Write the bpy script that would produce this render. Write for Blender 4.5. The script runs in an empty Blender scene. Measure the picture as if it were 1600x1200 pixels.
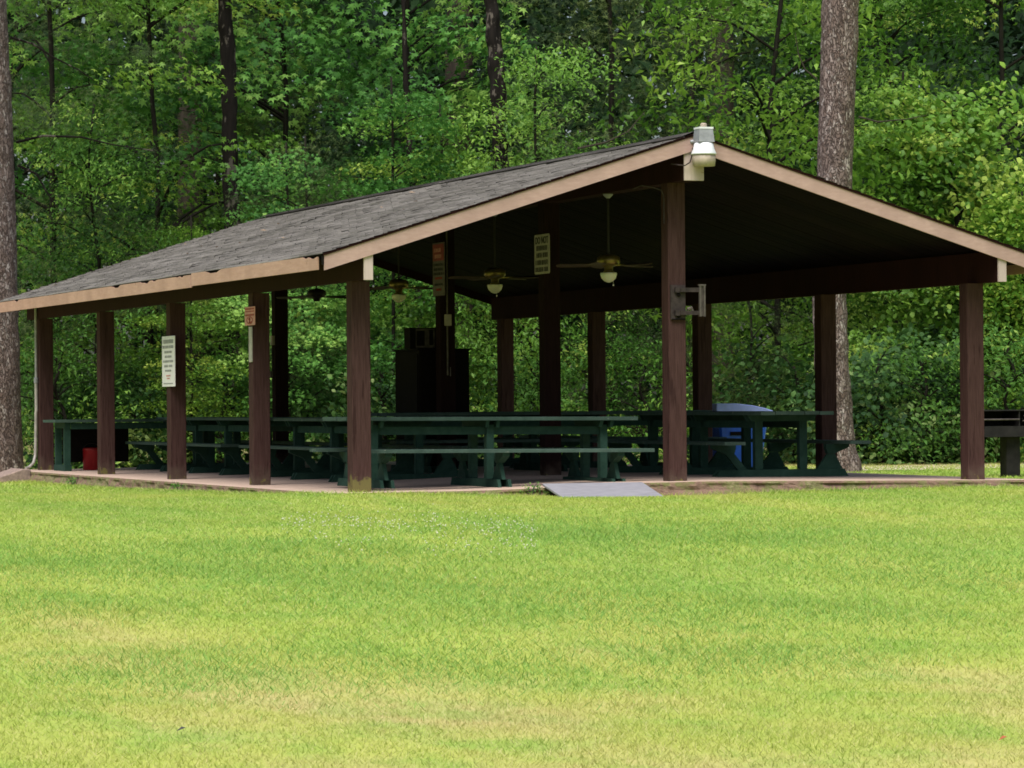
import bpy, bmesh, math, random
import numpy as np
from mathutils import Vector, Matrix, noise as mnoise
R = math.radians
rng = np.random.default_rng(7)
random.seed(7)
SC = bpy.context.scene
COL = SC.collection

# ------------------------------------------------------------------ camera, world, sun, exposure
CAM = Vector((-11.324, -37.914, 0.9135))
YAW, PIT, ROL, FPX = 0.33198, 0.005525, -0.00785, 5733.2
fw = Vector((math.sin(YAW)*math.cos(PIT), math.cos(YAW)*math.cos(PIT), math.sin(PIT)))
rt = Vector((math.cos(YAW), -math.sin(YAW), 0)); up = rt.cross(fw)
r2 = math.cos(ROL)*rt + math.sin(ROL)*up
u2 = -math.sin(ROL)*rt + math.cos(ROL)*up
cam_d = bpy.data.cameras.new('camera'); cam = bpy.data.objects.new('camera', cam_d); COL.objects.link(cam)
cam_d.sensor_width = 36; cam_d.lens = 36*FPX/1600; cam_d.clip_end = 2000; cam_d.clip_start = .5
cam.matrix_world = Matrix(((r2.x, u2.x, -fw.x, CAM.x), (r2.y, u2.y, -fw.y, CAM.y), (r2.z, u2.z, -fw.z, CAM.z), (0, 0, 0, 1)))
SC.camera = cam
W_ = bpy.data.worlds.new('World'); SC.world = W_; W_.use_nodes = True
nt = W_.node_tree; bg = nt.nodes['Background']
sky = nt.nodes.new('ShaderNodeTexSky'); sky.sky_type = 'NISHITA'; sky.sun_disc = False
SUN_EL, SUN_AZ = R(61), R(214)          # azimuth clockwise from +Y
sky.sun_elevation = SUN_EL; sky.sun_rotation = SUN_AZ
sky.dust_density = 4.0; sky.ozone_density = 0.6; sky.air_density = 1.0
nt.links.new(sky.outputs[0], bg.inputs[0]); bg.inputs[1].default_value = 0.07
sd = bpy.data.lights.new('sun', 'SUN'); so = bpy.data.objects.new('sun', sd); COL.objects.link(so)
sd.energy = 2.45; sd.angle = R(45); sd.color = (1, .965, .92)
sdir = Vector((math.sin(SUN_AZ)*math.cos(SUN_EL), math.cos(SUN_AZ)*math.cos(SUN_EL), math.sin(SUN_EL)))
so.rotation_euler = sdir.to_track_quat('Z', 'Y').to_euler()
SC.view_settings.view_transform = 'Standard'; SC.view_settings.look = 'None'
SC.view_settings.exposure = 1.0; SC.view_settings.gamma = 1
SC.view_settings.use_curve_mapping = False
SC.cycles.pixel_filter_type = 'BLACKMAN_HARRIS'; SC.cycles.filter_width = 1.7
SC.cycles.max_bounces = 6; SC.cycles.diffuse_bounces = 2; SC.cycles.transmission_bounces = 3
SC.cycles.transparent_max_bounces = 4; SC.cycles.use_denoising = True

# ------------------------------------------------------------------ helpers
def tag(o, label=None, cat=None, group=None, kind=None):
    if label: o['label'] = label
    if cat: o['category'] = cat
    if group: o['group'] = group
    if kind: o['kind'] = kind
    return o
def empty(name, loc=(0, 0, 0), rz=0.0):
    o = bpy.data.objects.new(name, None); COL.objects.link(o)
    o.location = loc; o.rotation_euler = (0, 0, rz); o.empty_display_size = .2
    return o
class MB:
    def __init__(s): s.v = []; s.f = []
    def add(s, vs, fs):
        n = len(s.v); s.v += [tuple(v) for v in vs]; s.f += [tuple(i+n for i in f) for f in fs]; return s
    def box(s, c, d, rot=None):
        x, y, z = d[0]/2, d[1]/2, d[2]/2
        vs = [Vector(p) for p in ((-x,-y,-z),(x,-y,-z),(x,y,-z),(-x,y,-z),(-x,-y,z),(x,-y,z),(x,y,z),(-x,y,z))]
        if rot: 
            m = rot if isinstance(rot, Matrix) else Matrix.Rotation(rot, 3, 'Z')
            vs = [m @ v for v in vs]
        c = Vector(c); vs = [v+c for v in vs]
        return s.add(vs, [(0,3,2,1),(4,5,6,7),(0,1,5,4),(1,2,6,5),(2,3,7,6),(3,0,4,7)])
    def prism(s, prof, a, b, axis):
        """closed outline prof (2-D) swept from a to b along axis 'x','y','z'"""
        def P(p, t):
            return {'x': (t, p[0], p[1]), 'y': (p[0], t, p[1]), 'z': (p[0], p[1], t)}[axis]
        n = len(prof)
        vs = [P(p, a) for p in prof] + [P(p, b) for p in prof]
        fs = [tuple(range(n)), tuple(range(2*n-1, n-1, -1))] + [(i, i+n, (i+1) % n + n, (i+1) % n) for i in range(n)]
        return s.add(vs, fs)
    def tube(s, pts, rad, n=8, cap=True):
        pts = [Vector(p) for p in pts]
        if not hasattr(rad, '__len__'): rad = [rad]*len(pts)
        base = len(s.v); prev = None
        for i, p in enumerate(pts):
            t = (pts[min(i+1, len(pts)-1)] - pts[max(i-1, 0)]).normalized()
            if prev is None:
                a = t.orthogonal().normalized()
            else:
                a = (prev - t*prev.dot(t)); a = a.normalized() if a.length > 1e-6 else t.orthogonal().normalized()
            prev = a; b = t.cross(a)
            for k in range(n):
                an = 2*math.pi*k/n
                s.v.append(tuple(p + (a*math.cos(an)+b*math.sin(an))*rad[i]))
        for i in range(len(pts)-1):
            for k in range(n):
                k2 = (k+1) % n
                s.f.append((base+i*n+k, base+i*n+k2, base+(i+1)*n+k2, base+(i+1)*n+k))
        if cap:
            s.f.append(tuple(base+k for k in range(n-1, -1, -1)))
            e = base+(len(pts)-1)*n; s.f.append(tuple(e+k for k in range(n)))
        return s
    def lathe(s, prof, c=(0, 0, 0), n=16):
        base = len(s.v)
        for r, z in prof:
            for k in range(n):
                an = 2*math.pi*k/n; s.v.append((c[0]+r*math.cos(an), c[1]+r*math.sin(an), c[2]+z))
        for i in range(len(prof)-1):
            for k in range(n):
                k2 = (k+1) % n
                s.f.append((base+i*n+k, base+i*n+k2, base+(i+1)*n+k2, base+(i+1)*n+k))
        s.f.append(tuple(base+k for k in range(n-1, -1, -1)))
        e = base+(len(prof)-1)*n; s.f.append(tuple(e+k for k in range(n)))
        return s
    def mesh(s, name, mat, smooth=False):
        me = bpy.data.meshes.new(name); me.from_pydata(s.v, [], s.f)
        bm = bmesh.new(); bm.from_mesh(me); bmesh.ops.recalc_face_normals(bm, faces=bm.faces); bm.to_mesh(me); bm.free()
        me.materials.append(mat)
        if smooth: me.shade_smooth() if hasattr(me, 'shade_smooth') else None
        return me
    def obj(s, name, mat, parent=None, loc=(0, 0, 0), smooth=False, bevel=0):
        return link(name, s.mesh(name, mat, smooth), parent, loc, bevel)
def link(name, me, parent=None, loc=(0, 0, 0), bevel=0, rot=None):
    o = bpy.data.objects.new(name, me); COL.objects.link(o); o.location = loc
    if rot: o.rotation_euler = rot
    if parent: o.parent = parent
    if bevel:
        m = o.modifiers.new('bevel', 'BEVEL'); m.width = bevel; m.segments = 1; m.limit_method = 'ANGLE'
    return o
def copy_thing(root, loc, rz=0):
    r = root.copy(); COL.objects.link(r); r.location = loc; r.rotation_euler = (0, 0, rz)
    for ch in list(root.children):
        c = ch.copy(); COL.objects.link(c); c.parent = r
        for g in list(ch.children):
            d = g.copy(); COL.objects.link(d); d.parent = c
    return r

# ------------------------------------------------------------------ materials
class NT:
    def __init__(s, name, rough=.8, spec=.25):
        s.m = bpy.data.materials.new(name); s.m.use_nodes = True; s.t = s.m.node_tree
        s.b = s.t.nodes['Principled BSDF']; s.b.inputs['Roughness'].default_value = rough
        s.b.inputs['Specular IOR Level'].default_value = spec
    def n(s, kind, **kw):
        x = s.t.nodes.new(kind)
        for k, v in kw.items():
            if k in x.inputs.keys() if hasattr(x.inputs, 'keys') else False: x.inputs[k].default_value = v
            else: setattr(x, k, v)
        return x
    def l(s, a, b): s.t.links.new(a, b)
    def coord(s, scale=(1, 1, 1), which='Object'):
        tc = s.n('ShaderNodeTexCoord'); mp = s.n('ShaderNodeMapping'); mp.inputs['Scale'].default_value = scale
        s.l(tc.outputs[which], mp.inputs[0]); return mp.outputs[0]
    def pos(s, scale=(1, 1, 1)):
        g = s.n('ShaderNodeNewGeometry'); mp = s.n('ShaderNodeMapping'); mp.inputs['Scale'].default_value = scale
        s.l(g.outputs['Position'], mp.inputs[0]); return mp.outputs[0]
    def noise(s, vec, scale=5, detail=4, rough=.55):
        x = s.n('ShaderNodeTexNoise'); x.inputs['Scale'].default_value = scale; x.inputs['Detail'].default_value = detail
        x.inputs['Roughness'].default_value = rough; s.l(vec, x.inputs['Vector']); return x.outputs['Fac']
    def ramp(s, fac, stops):
        x = s.n('ShaderNodeValToRGB'); cr = x.color_ramp
        while len(cr.elements) < len(stops): cr.elements.new(.5)
        for e, (p, c) in zip(cr.elements, stops):
            e.position = p; e.color = (c[0], c[1], c[2], 1) if hasattr(c, '__len__') else (c, c, c, 1)
        s.l(fac, x.inputs[0]); return x.outputs[0]
    def mix(s, f, a, b, mode='MIX'):
        x = s.n('ShaderNodeMix'); x.data_type = 'RGBA'; x.blend_type = mode
        for sock, v in ((x.inputs[0], f), (x.inputs[6], a), (x.inputs[7], b)):
            if hasattr(v, 'is_output') or hasattr(v, 'links'): s.l(v, sock)
            elif hasattr(v, '__len__'): sock.default_value = (v[0], v[1], v[2], 1)
            else: sock.default_value = v
        return x.outputs[2]
    def attr(s, name, out='Fac'):
        x = s.n('ShaderNodeAttribute'); x.attribute_name = name; return x.outputs[out]
    def bump(s, h, strength=.5, dist=.01):
        x = s.n('ShaderNodeBump'); x.inputs['Strength'].default_value = strength; x.inputs['Distance'].default_value = dist
        s.l(h, x.inputs['Height']); s.l(x.outputs[0], s.b.inputs['Normal'])
    def col(s, c):
        if hasattr(c, 'links'): s.l(c, s.b.inputs['Base Color'])
        else: s.b.inputs['Base Color'].default_value = (c[0], c[1], c[2], 1)
        return s
def wood(name, c1, c2, wear=None, wpos=.62, grain=(26, 26, 2.2), rough=.75, wscale=9, spec=.06):
    m = NT(name, rough, spec); v = m.pos(grain)
    g = m.noise(v, 1.6, 6, .65); base = m.ramp(g, [(.3, c1), (.7, c2)])
    big = m.noise(m.pos((1, 1, .5)), 2.3, 3)
    base = m.mix(m.ramp(big, [(.35, 0.0), (.7, .55)]), base, [x*.72 for x in c1])
    if wear is not None:
        w = m.noise(m.pos((1, 1, 1)), wscale, 6, .7)
        base = m.mix(m.ramp(w, [(wpos, 0.0), (wpos+.05, .8)]), base, wear)
    m.col(base); m.bump(g, .35, .006); return m.m
def plain(name, c, rough=.6, metal=0, var=.25, scale=14, spec=.3):
    m = NT(name, rough, spec); m.b.inputs['Metallic'].default_value = metal
    n = m.noise(m.pos(), scale, 5); m.col(m.ramp(n, [(.3, [x*(1-var) for x in c]), (.7, [min(1, x*(1+var)) for x in c])]))
    m.bump(n, .15, .004); return m.m
M = {}
M['brown'] = wood('brown_stained_wood', (.019, .0062, .0058), (.031, .0105, .010))
# posts: grey and mossy towards the foot
def post_mat(nm='post_wood', c1=(.036, .0185, .0165), c2=(.076, .042, .038), moss=(.50, .56)):
    m = NT(nm, .8, .04); v = m.pos((30, 30, 2)); g = m.noise(v, 1.6, 6, .65)
    base = m.ramp(g, [(.28, c1), (.72, c2)])
    w = m.noise(m.pos((14, 14, 1.2)), 1.2, 4, .6); base = m.mix(m.ramp(w, [(.60, 0.0), (.66, .7)]), base, (.022, .011, .010))
    sp = m.n('ShaderNodeSeparateXYZ'); m.l(m.pos(), sp.inputs[0])
    mr = m.n('ShaderNodeMapRange'); mr.inputs['From Min'].default_value = 0.02; mr.inputs['From Max'].default_value = .36
    mr.inputs['To Min'].default_value = 1; mr.inputs['To Max'].default_value = 0
    n2 = m.noise(m.pos(), 7, 5)
    ad = m.n('ShaderNodeMath', operation='MULTIPLY'); m.l(sp.outputs[2], mr.inputs[0]); m.l(mr.outputs[0], ad.inputs[0]); m.l(n2, ad.inputs[1])
    base = m.mix(m.ramp(ad.outputs[0], [(.22, 0.0), (.50, .85)]), base, (.085, .062, .048))
    n3 = m.noise(m.pos(), 9, 5)
    ad2 = m.n('ShaderNodeMath', operation='MULTIPLY'); m.l(mr.outputs[0], ad2.inputs[0]); m.l(n3, ad2.inputs[1])
    base = m.mix(m.ramp(ad2.outputs[0], [(moss[0], 0.0), (moss[1], .75)]), base, (.15, .14, .045))
    m.col(base); m.bump(g, .5, .008); return m.m
M['post'] = post_mat(); M['post_moss'] = post_mat('mossy_post', moss=(.30, .38)); M['post_dark'] = post_mat('dark_ridge_post', (.012, .0065, .006), (.024, .0125, .0115))  # post_dark is the post wood in darker browns, for the inner ridge posts
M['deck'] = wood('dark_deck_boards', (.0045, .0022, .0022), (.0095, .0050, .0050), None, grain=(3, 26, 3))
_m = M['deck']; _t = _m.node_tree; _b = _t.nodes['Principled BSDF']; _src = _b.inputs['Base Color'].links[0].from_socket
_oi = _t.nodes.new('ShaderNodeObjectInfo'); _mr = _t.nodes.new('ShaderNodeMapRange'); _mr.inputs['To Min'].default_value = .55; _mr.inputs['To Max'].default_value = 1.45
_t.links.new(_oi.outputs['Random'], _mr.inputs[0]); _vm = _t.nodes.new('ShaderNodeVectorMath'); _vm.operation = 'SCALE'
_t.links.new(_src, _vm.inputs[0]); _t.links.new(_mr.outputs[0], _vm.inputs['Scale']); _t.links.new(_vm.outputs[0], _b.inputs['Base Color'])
M['tan'] = wood('salmon_fascia_paint', (.37, .25, .215), (.45, .315, .275), (.24, .15, .10), .69, grain=(6, 6, 20), wscale=6)
M['tan2'] = wood('salmon_eave_paint', (.41, .255, .20), (.49, .32, .255), (.20, .12, .075), .64, grain=(6, 3, 20), wscale=5)
M['capwood'] = wood('pale_cap_paint', (.42, .34, .31), (.52, .43, .39), (.28, .20, .13), .62)
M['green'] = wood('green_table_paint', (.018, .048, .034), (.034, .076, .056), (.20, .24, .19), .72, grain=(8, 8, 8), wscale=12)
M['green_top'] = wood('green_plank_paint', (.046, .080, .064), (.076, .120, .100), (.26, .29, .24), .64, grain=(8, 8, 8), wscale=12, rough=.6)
M['dark'] = plain('dark_painted_ply', (.008, .0065, .006), .7, spec=.05)
M['blacksteel'] = plain('sooty_steel', (.014, .0125, .0125), .75, .2, .5, 9)
M['rust'] = plain('rusty_steel_rail', (.085, .072, .066), .6, .3, .5, 12)
M['bracket'] = plain('weathered_steel_bracket', (.040, .030, .028), .65, .3, .5, 18)
M['bracket2'] = plain('grey_steel_channel', (.105, .09, .08), .55, .4, .3, 18)
M['white'] = plain('white_sign_face', (.74, .70, .72), .5, 0, .06)
M['cream'] = plain('cream_sign_face', (.34, .30, .27), .6, 0, .12)
M['red'] = plain('red_sign_paint', (.22, .022, .022), .5)
M['pink'] = plain('faded_pink_sign', (.56, .26, .23), .6, 0, .15)
M['ink'] = plain('dark_ink', (.03, .03, .03), .6)
M['greyink'] = plain('grey_ink', (.33, .33, .33), .6)
M['redink'] = plain('red_ink', (.30, .04, .03), .6)
M['pvc'] = plain('white_pvc', (.36, .34, .31), .4)
M['pvcgrey'] = plain('grey_pvc', (.30, .31, .30), .5)
M['redcan'] = plain('red_plastic', (.36, .012, .016), .35, 0, .2, 6, .5)
M['blue'] = plain('blue_plastic', (.012, .10, .55), .45, 0, .3, 5, .5)
M['bluelid'] = plain('pale_blue_faded_lid', (.30, .37, .74), .4, 0, .15, 6, .5)
M['brass'] = plain('antique_brass', (.20, .15, .05), .35, .7)
M['fanblade'] = plain('fan_blade_veneer', (.075, .05, .035), .5)
M['fandark'] = plain('dark_fan_metal', (.016, .013, .012), .5)
def opal():
    m = NT('opal_glass', .35, .5); m.col((.62, .60, .50)); m.b.inputs['Subsurface Weight'].default_value = .2; return m.m
M['opal'] = opal()
M['alu'] = plain('weathered_aluminium', (.70, .72, .76), .4, .1, .08)
M['greymetal'] = plain('grey_ballast_box', (.28, .29, .31), .55, .3, .2)
M['resin'] = plain('yellowed_refractor', (.36, .30, .235), .45, 0, .2, 20)
def concrete():
    m = NT('pinkish_concrete', .9); n = m.noise(m.pos(), 3, 6, .6); f = m.noise(m.pos(), 40, 3)
    c = m.ramp(n, [(.3, (.46, .335, .265)), (.7, (.62, .475, .385))])
    c = m.mix(m.ramp(f, [(.42, 0.0), (.62, .35)]), c, (.27, .19, .145))
    m.col(c); m.bump(f, .3, .004); return m.m
M['slab'] = concrete()
def footing():
    m = NT('mossy_rubble_footing', .95); n = m.noise(m.pos(), 4.2, 6, .7); f = m.noise(m.pos((1, 1, 2)), 22, 5, .7)
    c = m.ramp(n, [(.32, (.13, .080, .062)), (.47, (.24, .155, .115)), (.56, (.16, .17, .06)), (.68, (.33, .245, .18))])
    c = m.mix(m.ramp(f, [(.5, 0.0), (.7, .6)]), c, (.12, .085, .06))
    m.col(c); m.bump(f, .9, .03); return m.m
M['footing'] = footing()
def ramp_mat():
    m = NT('grey_ramp_board', .75); n = m.noise(m.pos((3, 30, 30)), 2, 5, .6)
    c = m.ramp(n, [(.3, (.17, .17, .195)), (.7, (.27, .27, .30))]); m.col(c); m.bump(n, .3, .004); return m.m
M['ramp'] = ramp_mat()
def shingle_mat():
    m = NT('weathered_shingle', .95, .12)
    t = m.attr('tone'); s1 = m.noise(m.pos((1.2, 1.2, 1.2)), 1.1, 5, .6); s2 = m.noise(m.pos(), 55, 2)
    s3 = m.noise(m.pos((5, .35, 5)), 1.3, 5, .65)
    c = m.ramp(t, [(0, (.10, .093, .086)), (1, (.18, .167, .156))])
    c = m.mix(m.ramp(s1, [(.35, 0.0), (.66, .65)]), c, (.085, .084, .070))
    c = m.mix(m.ramp(s3, [(.46, 0.0), (.64, .7)]), c, (.25, .235, .22))
    c = m.mix(m.ramp(s2, [(.45, 0.0), (.65, .35)]), c, (.065, .06, .057))
    m.col(c); m.bump(s2, .5, .004); return m.m
M['shingle'] = shingle_mat()
def lawn_color(m):
    """green, yellow and straw patches as they lie on the field"""
    p = m.pos((1, 1, 0)); big = m.noise(m.pos((1.0, .38, 0)), .42, 6, .62); mid = m.noise(m.pos((1, .5, 0)), 1.7, 5, .65); fine = m.noise(p, 16, 3, .6)
    sp = m.n('ShaderNodeSeparateXYZ'); m.l(m.pos(), sp.inputs[0])
    mr = m.n('ShaderNodeMapRange'); mr.inputs['From Min'].default_value = -24; mr.inputs['From Max'].default_value = -12
    mr.inputs['To Min'].default_value = .15; mr.inputs['To Max'].default_value = -.085; m.l(sp.outputs[1], mr.inputs[0])
    a = m.n('ShaderNodeMath', operation='ADD'); m.l(big, a.inputs[0]); m.l(mr.outputs[0], a.inputs[1])
    m2 = m.n('ShaderNodeMapRange'); m2.inputs['From Min'].default_value = 12; m2.inputs['From Max'].default_value = 18
    m2.inputs['To Min'].default_value = 0; m2.inputs['To Max'].default_value = .42; m.l(sp.outputs[1], m2.inputs[0])
    a2 = m.n('ShaderNodeMath', operation='ADD'); m.l(a.outputs[0], a2.inputs[0]); m.l(m2.outputs[0], a2.inputs[1]); a = a2
    c = m.ramp(a.outputs[0], [(.28, (.25, .39, .065)), (.45, (.33, .435, .075)), (.58, (.40, .45, .10)), (.76, (.50, .44, .19))])
    c = m.mix(m.ramp(mid, [(.34, .60), (.53, 0.0)]), c, (.20, .38, .055))
    c = m.mix(m.ramp(fine, [(.52, 0.0), (.72, .35)]), c, (.58, .50, .24))
    return c
def lawn_ground():
    m = NT('lawn_soil_and_thatch', .95, .1); c = lawn_color(m); d = m.noise(m.pos((1, 1, 0)), 60, 3, .7)
    c = m.mix(m.ramp(d, [(.38, .4), (.54, 0.0)]), c, (.26, .26, .10))
    m.col(c); m.bump(d, .7, .02); return m.m
def blade_mat():
    m = NT('grass_blade', .6, .2); c = lawn_color(m); t = m.attr('tone')
    c = m.mix(m.ramp(t, [(0, .35), (.3, 0.0)]), c, (.20, .34, .05))
    c = m.mix(m.ramp(t, [(.72, 0.0), (1, .65)]), c, (.62, .56, .30))
    m.col(c)
    tr = m.n('ShaderNodeBsdfTranslucent'); mx = m.n('ShaderNodeMixShader'); mx.inputs[0].default_value = .35
    m.l(c, tr.inputs[0]); m.l(m.b.outputs[0], mx.inputs[1]); m.l(tr.outputs[0], mx.inputs[2])
    m.l(mx.outputs[0], m.t.nodes['Material Output'].inputs[0]); return m.m
def leaf_mat(name, stops, rough=.5, spec=.3, trans=.36):
    m = NT(name, rough, spec); t = m.attr('tone'); c = m.ramp(t, stops); m.col(c)
    tr = m.n('ShaderNodeBsdfTranslucent'); mx = m.n('ShaderNodeMixShader'); mx.inputs[0].default_value = trans
    m.l(c, tr.inputs[0]); m.l(m.b.outputs[0], mx.inputs[1]); m.l(tr.outputs[0], mx.inputs[2])
    m.l(mx.outputs[0], m.t.nodes['Material Output'].inputs[0]); return m.m
L_star = leaf_mat('star_leaf', [(0, (0.023, 0.077, 0.018)), (.5, (0.065, 0.198, 0.036)), (.8, (0.136, 0.320, 0.058)), (1, (0.287, 0.486, 0.102))], .6, .22)
L_oval = leaf_mat('oval_leaf', [(0, (0.029, 0.083, 0.015)), (.5, (0.079, 0.205, 0.032)), (.8, (0.158, 0.320, 0.051)), (1, (0.315, 0.461, 0.090))], .6, .22)
L_yel = leaf_mat('yellow_green_leaf', [(0, (0.040, 0.109, 0.015)), (.5, (0.122, 0.269, 0.033)), (.8, (0.229, 0.397, 0.054)), (1, (0.387, 0.512, 0.090))], .5, .3)
L_dark = leaf_mat('dark_leaf', [(0, (0.018, 0.054, 0.016)), (.6, (0.045, 0.115, 0.030)), (.9, (0.098, 0.203, 0.047)), (1, (0.227, 0.324, 0.108))], .6, .22)
L_deep = leaf_mat('deep_shade_leaf', [(0, (.007, .022, .007)), (.6, (.018, .050, .013)), (1, (.06, .13, .03))], .6, .15)  # backdrop leaves: the wood's inner shade is painted into these darker greens
L_needle = leaf_mat('needle', [(0, (0.030, 0.058, 0.022)), (.6, (0.067, 0.114, 0.036)), (1, (0.134, 0.180, 0.054))], .6, .2, .2)
M['ground'] = lawn_ground(); M['blade'] = blade_mat()
def bark_pine():
    m = NT('pine_bark', .95, .1); v = m.coord((1, 1, .42))
    vo = m.n('ShaderNodeTexVoronoi'); vo.feature = 'DISTANCE_TO_EDGE'; vo.inputs['Scale'].default_value = 26
    nz = m.n('ShaderNodeTexNoise'); nz.inputs['Scale'].default_value = 11; nz.inputs['Detail'].default_value = 5; m.l(v, nz.inputs['Vector'])
    va = m.n('ShaderNodeVectorMath', operation='MULTIPLY_ADD'); m.l(nz.outputs['Color'], va.inputs[0]); va.inputs[1].default_value = (.22, .22, .22); m.l(v, va.inputs[2])
    m.l(va.outputs[0], vo.inputs['Vector'])
    vc = m.n('ShaderNodeTexVoronoi'); vc.inputs['Scale'].default_value = 26; m.l(va.outputs[0], vc.inputs['Vector'])
    sp = m.n('ShaderNodeSeparateColor'); m.l(vc.outputs['Color'], sp.inputs[0])
    plate = m.ramp(sp.outputs[0], [(0, (.155, .115, .100)), (.6, (.235, .185, .168)), (.85, (.33, .275, .255)), (1, (.50, .45, .42))])
    f = m.noise(m.coord((1, 1, 1)), 60, 4, .7); plate = m.mix(m.ramp(f, [(.4, .45), (.6, 0.0)]), plate, (.085, .055, .045))
    edge = m.ramp(vo.outputs['Distance'], [(.0, .75), (.17, 0.0)])
    c = m.mix(edge, plate, (.060, .043, .039)); m.col(c)
    h = m.ramp(vo.outputs['Distance'], [(0, 0.0), (.12, 1.0)]); m.bump(h, .9, .03); return m.m
M['pine'] = bark_pine()
def bark_dark(name, a, b, spots=None):
    m = NT(name, .95, .1); v = m.pos((9, 9, 1.6)); n = m.noise(v, 1.3, 6, .7); c = m.ramp(n, [(.32, a), (.68, b)])
    if spots: 
        q = m.noise(m.pos((4, 4, 2.2)), 1.6, 4, .65); c = m.mix(m.ramp(q, [(.57, 0.0), (.62, .8)]), c, spots)
    m.col(c); m.bump(n, .8, .02); return m.m
M['bark1'] = bark_dark('dark_blotched_bark', (.007, .006, .0055), (.018, .015, .013), (.12, .105, .09))
M['bark3'] = bark_dark('sapling_bark', (.009, .0085, .0065), (.022, .020, .015))
M['bark2'] = bark_dark('grey_bark', (.030, .026, .021), (.070, .058, .047))
M['dryleaf'] = plain('dry_leaf', (.34, .22, .12), .8, 0, .4)
M['reddish'] = plain('reddish_leaf', (.30, .09, .04), .8, 0, .3)
M['clover'] = plain('clover_flower', (.50, .52, .38), .8, 0, .1)
M['concrete2'] = plain('grey_splash_block', (.24, .18, .155), .95, 0, .3, 20)
M['gravel'] = plain('pale_gravel', (.62, .52, .40), .95, 0, .15, 30)

# ------------------------------------------------------------------ ground
HW = 3.652; PW = 7.3037; BAY = 4.1066
SX0, SX1, SY0, SY1 = -.47, 7.95, -.45, 17.0
def ss(t): t = np.clip(t, 0, 1); return t*t*(3-2*t)
def slabz(x):
    return float(np.interp(x, [-1, 1.2, 2.2, 3.0, 3.9, 5.2, 7.3, 8.2], [-.02, -.014, .012, .042, .050, .036, .014, .008]))
def g(x, y):
    x = np.asarray(x, float); y = np.asarray(y, float)
    z = -.085 - .52*ss((-y-1.5)/21) - .03*ss((y-2)/14)
    z = z - .065*ss((y-.5)/9)*ss((2.2-x)/2.0)
    z = z + .058*np.exp(-(((x+.3)/1.5)**2+((y+.45)/1.1)**2)) - .028*np.exp(-(((x-3.3)/1.3)**2+((y+.5)/1.0)**2)) + .02*np.exp(-(((x-7)/1.2)**2+((y+.4)/1)**2))
    und = .016*np.sin(x*.55+y*.65+1.0)+.010*np.sin(-x*.9+y*.95+.4)+.006*np.sin(x*1.9+y*1.7)
    z = z + und*ss((-y-1.2)/3)
    z = z + .5*ss((y-30)/60)
    return z
def axis_pts(segs):
    out = []
    for a, b, st in segs: out += list(np.arange(a, b, st))
    return np.array(out+[segs[-1][1]])
xs = axis_pts([(-900, -100, 100), (-100, -20, 8), (-20, 20, .25), (20, 100, 8), (100, 900, 100)])
ys = axis_pts([(-400, -60, 40), (-60, -40, 2), (-40, 24, .25), (24, 60, 2), (60, 140, 10), (140, 900, 100)])
X, Y = np.meshgrid(xs, ys); Z = g(X, Y)
vs = np.stack([X.ravel(), Y.ravel(), Z.ravel()], 1)
nx, ny = len(xs), len(ys)
i = np.arange(nx-1)[None, :] + nx*np.arange(ny-1)[:, None]; i = i.ravel()
fs = np.stack([i, i+1, i+1+nx, i+nx], 1)
def np_mesh(name, V, F, mat, tone=None, smooth=False):
    """fast mesh from arrays, F (n,k) all of one size"""
    me = bpy.data.meshes.new(name); k = F.shape[1]
    me.vertices.add(len(V)); me.vertices.foreach_set('co', np.ascontiguousarray(V, dtype=np.float32).ravel())
    me.loops.add(F.size); me.loops.foreach_set('vertex_index', np.ascontiguousarray(F, dtype=np.int32).ravel())
    me.polygons.add(len(F)); me.polygons.foreach_set('loop_start', np.arange(0, F.size, k, dtype=np.int32))
    if tone is not None:
        a = me.attributes.new('tone', 'FLOAT', 'FACE'); a.data.foreach_set('value', np.ascontiguousarray(tone, dtype=np.float32))
    me.update(calc_edges=True); me.materials.append(mat)
    if smooth: me.polygons.foreach_set('use_smooth', np.ones(len(F), dtype=bool))
    return me
gm = np_mesh('ground', vs, fs, M['ground'], smooth=True)
tag(link('ground', gm), 'green and straw coloured mown lawn rising to the pavilion', kind='structure')
# pale gravel path behind the right side of the pavilion
pv, pf = [], []
cl = [(11.2, 13.0), (13, 13.2), (15, 14), (18, 15.2), (24, 17)]
m_ = MB()
for k, (a, b) in enumerate(cl):
    for q in (-1.9, 1.9): m_.v.append((a+q*.2, b+q, float(g(a, b+q))+.012))
for k in range(len(cl)-1): m_.f.append((2*k, 2*k+2, 2*k+3, 2*k+1))
tag(m_.obj('path', M['gravel']), 'pale gravel path passing behind the grill', kind='structure')

# ------------------------------------------------------------------ concrete slab
m_ = MB()
sx = np.linspace(SX0, SX1, 29); sy = np.linspace(SY0, SY1, 41)
def sz(x, y): return slabz(x)
top = [(x, y, sz(x, y)) for y in sy for x in sx]
m_.v += top
for j in range(40):
    for q in range(28):
        a = j*29+q; m_.f.append((a, a+1, a+30, a+29))
slab = m_.obj('concrete_slab', M['slab'], smooth=False)
tag(slab, 'pinkish concrete pavilion floor slab', kind='structure')
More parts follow.
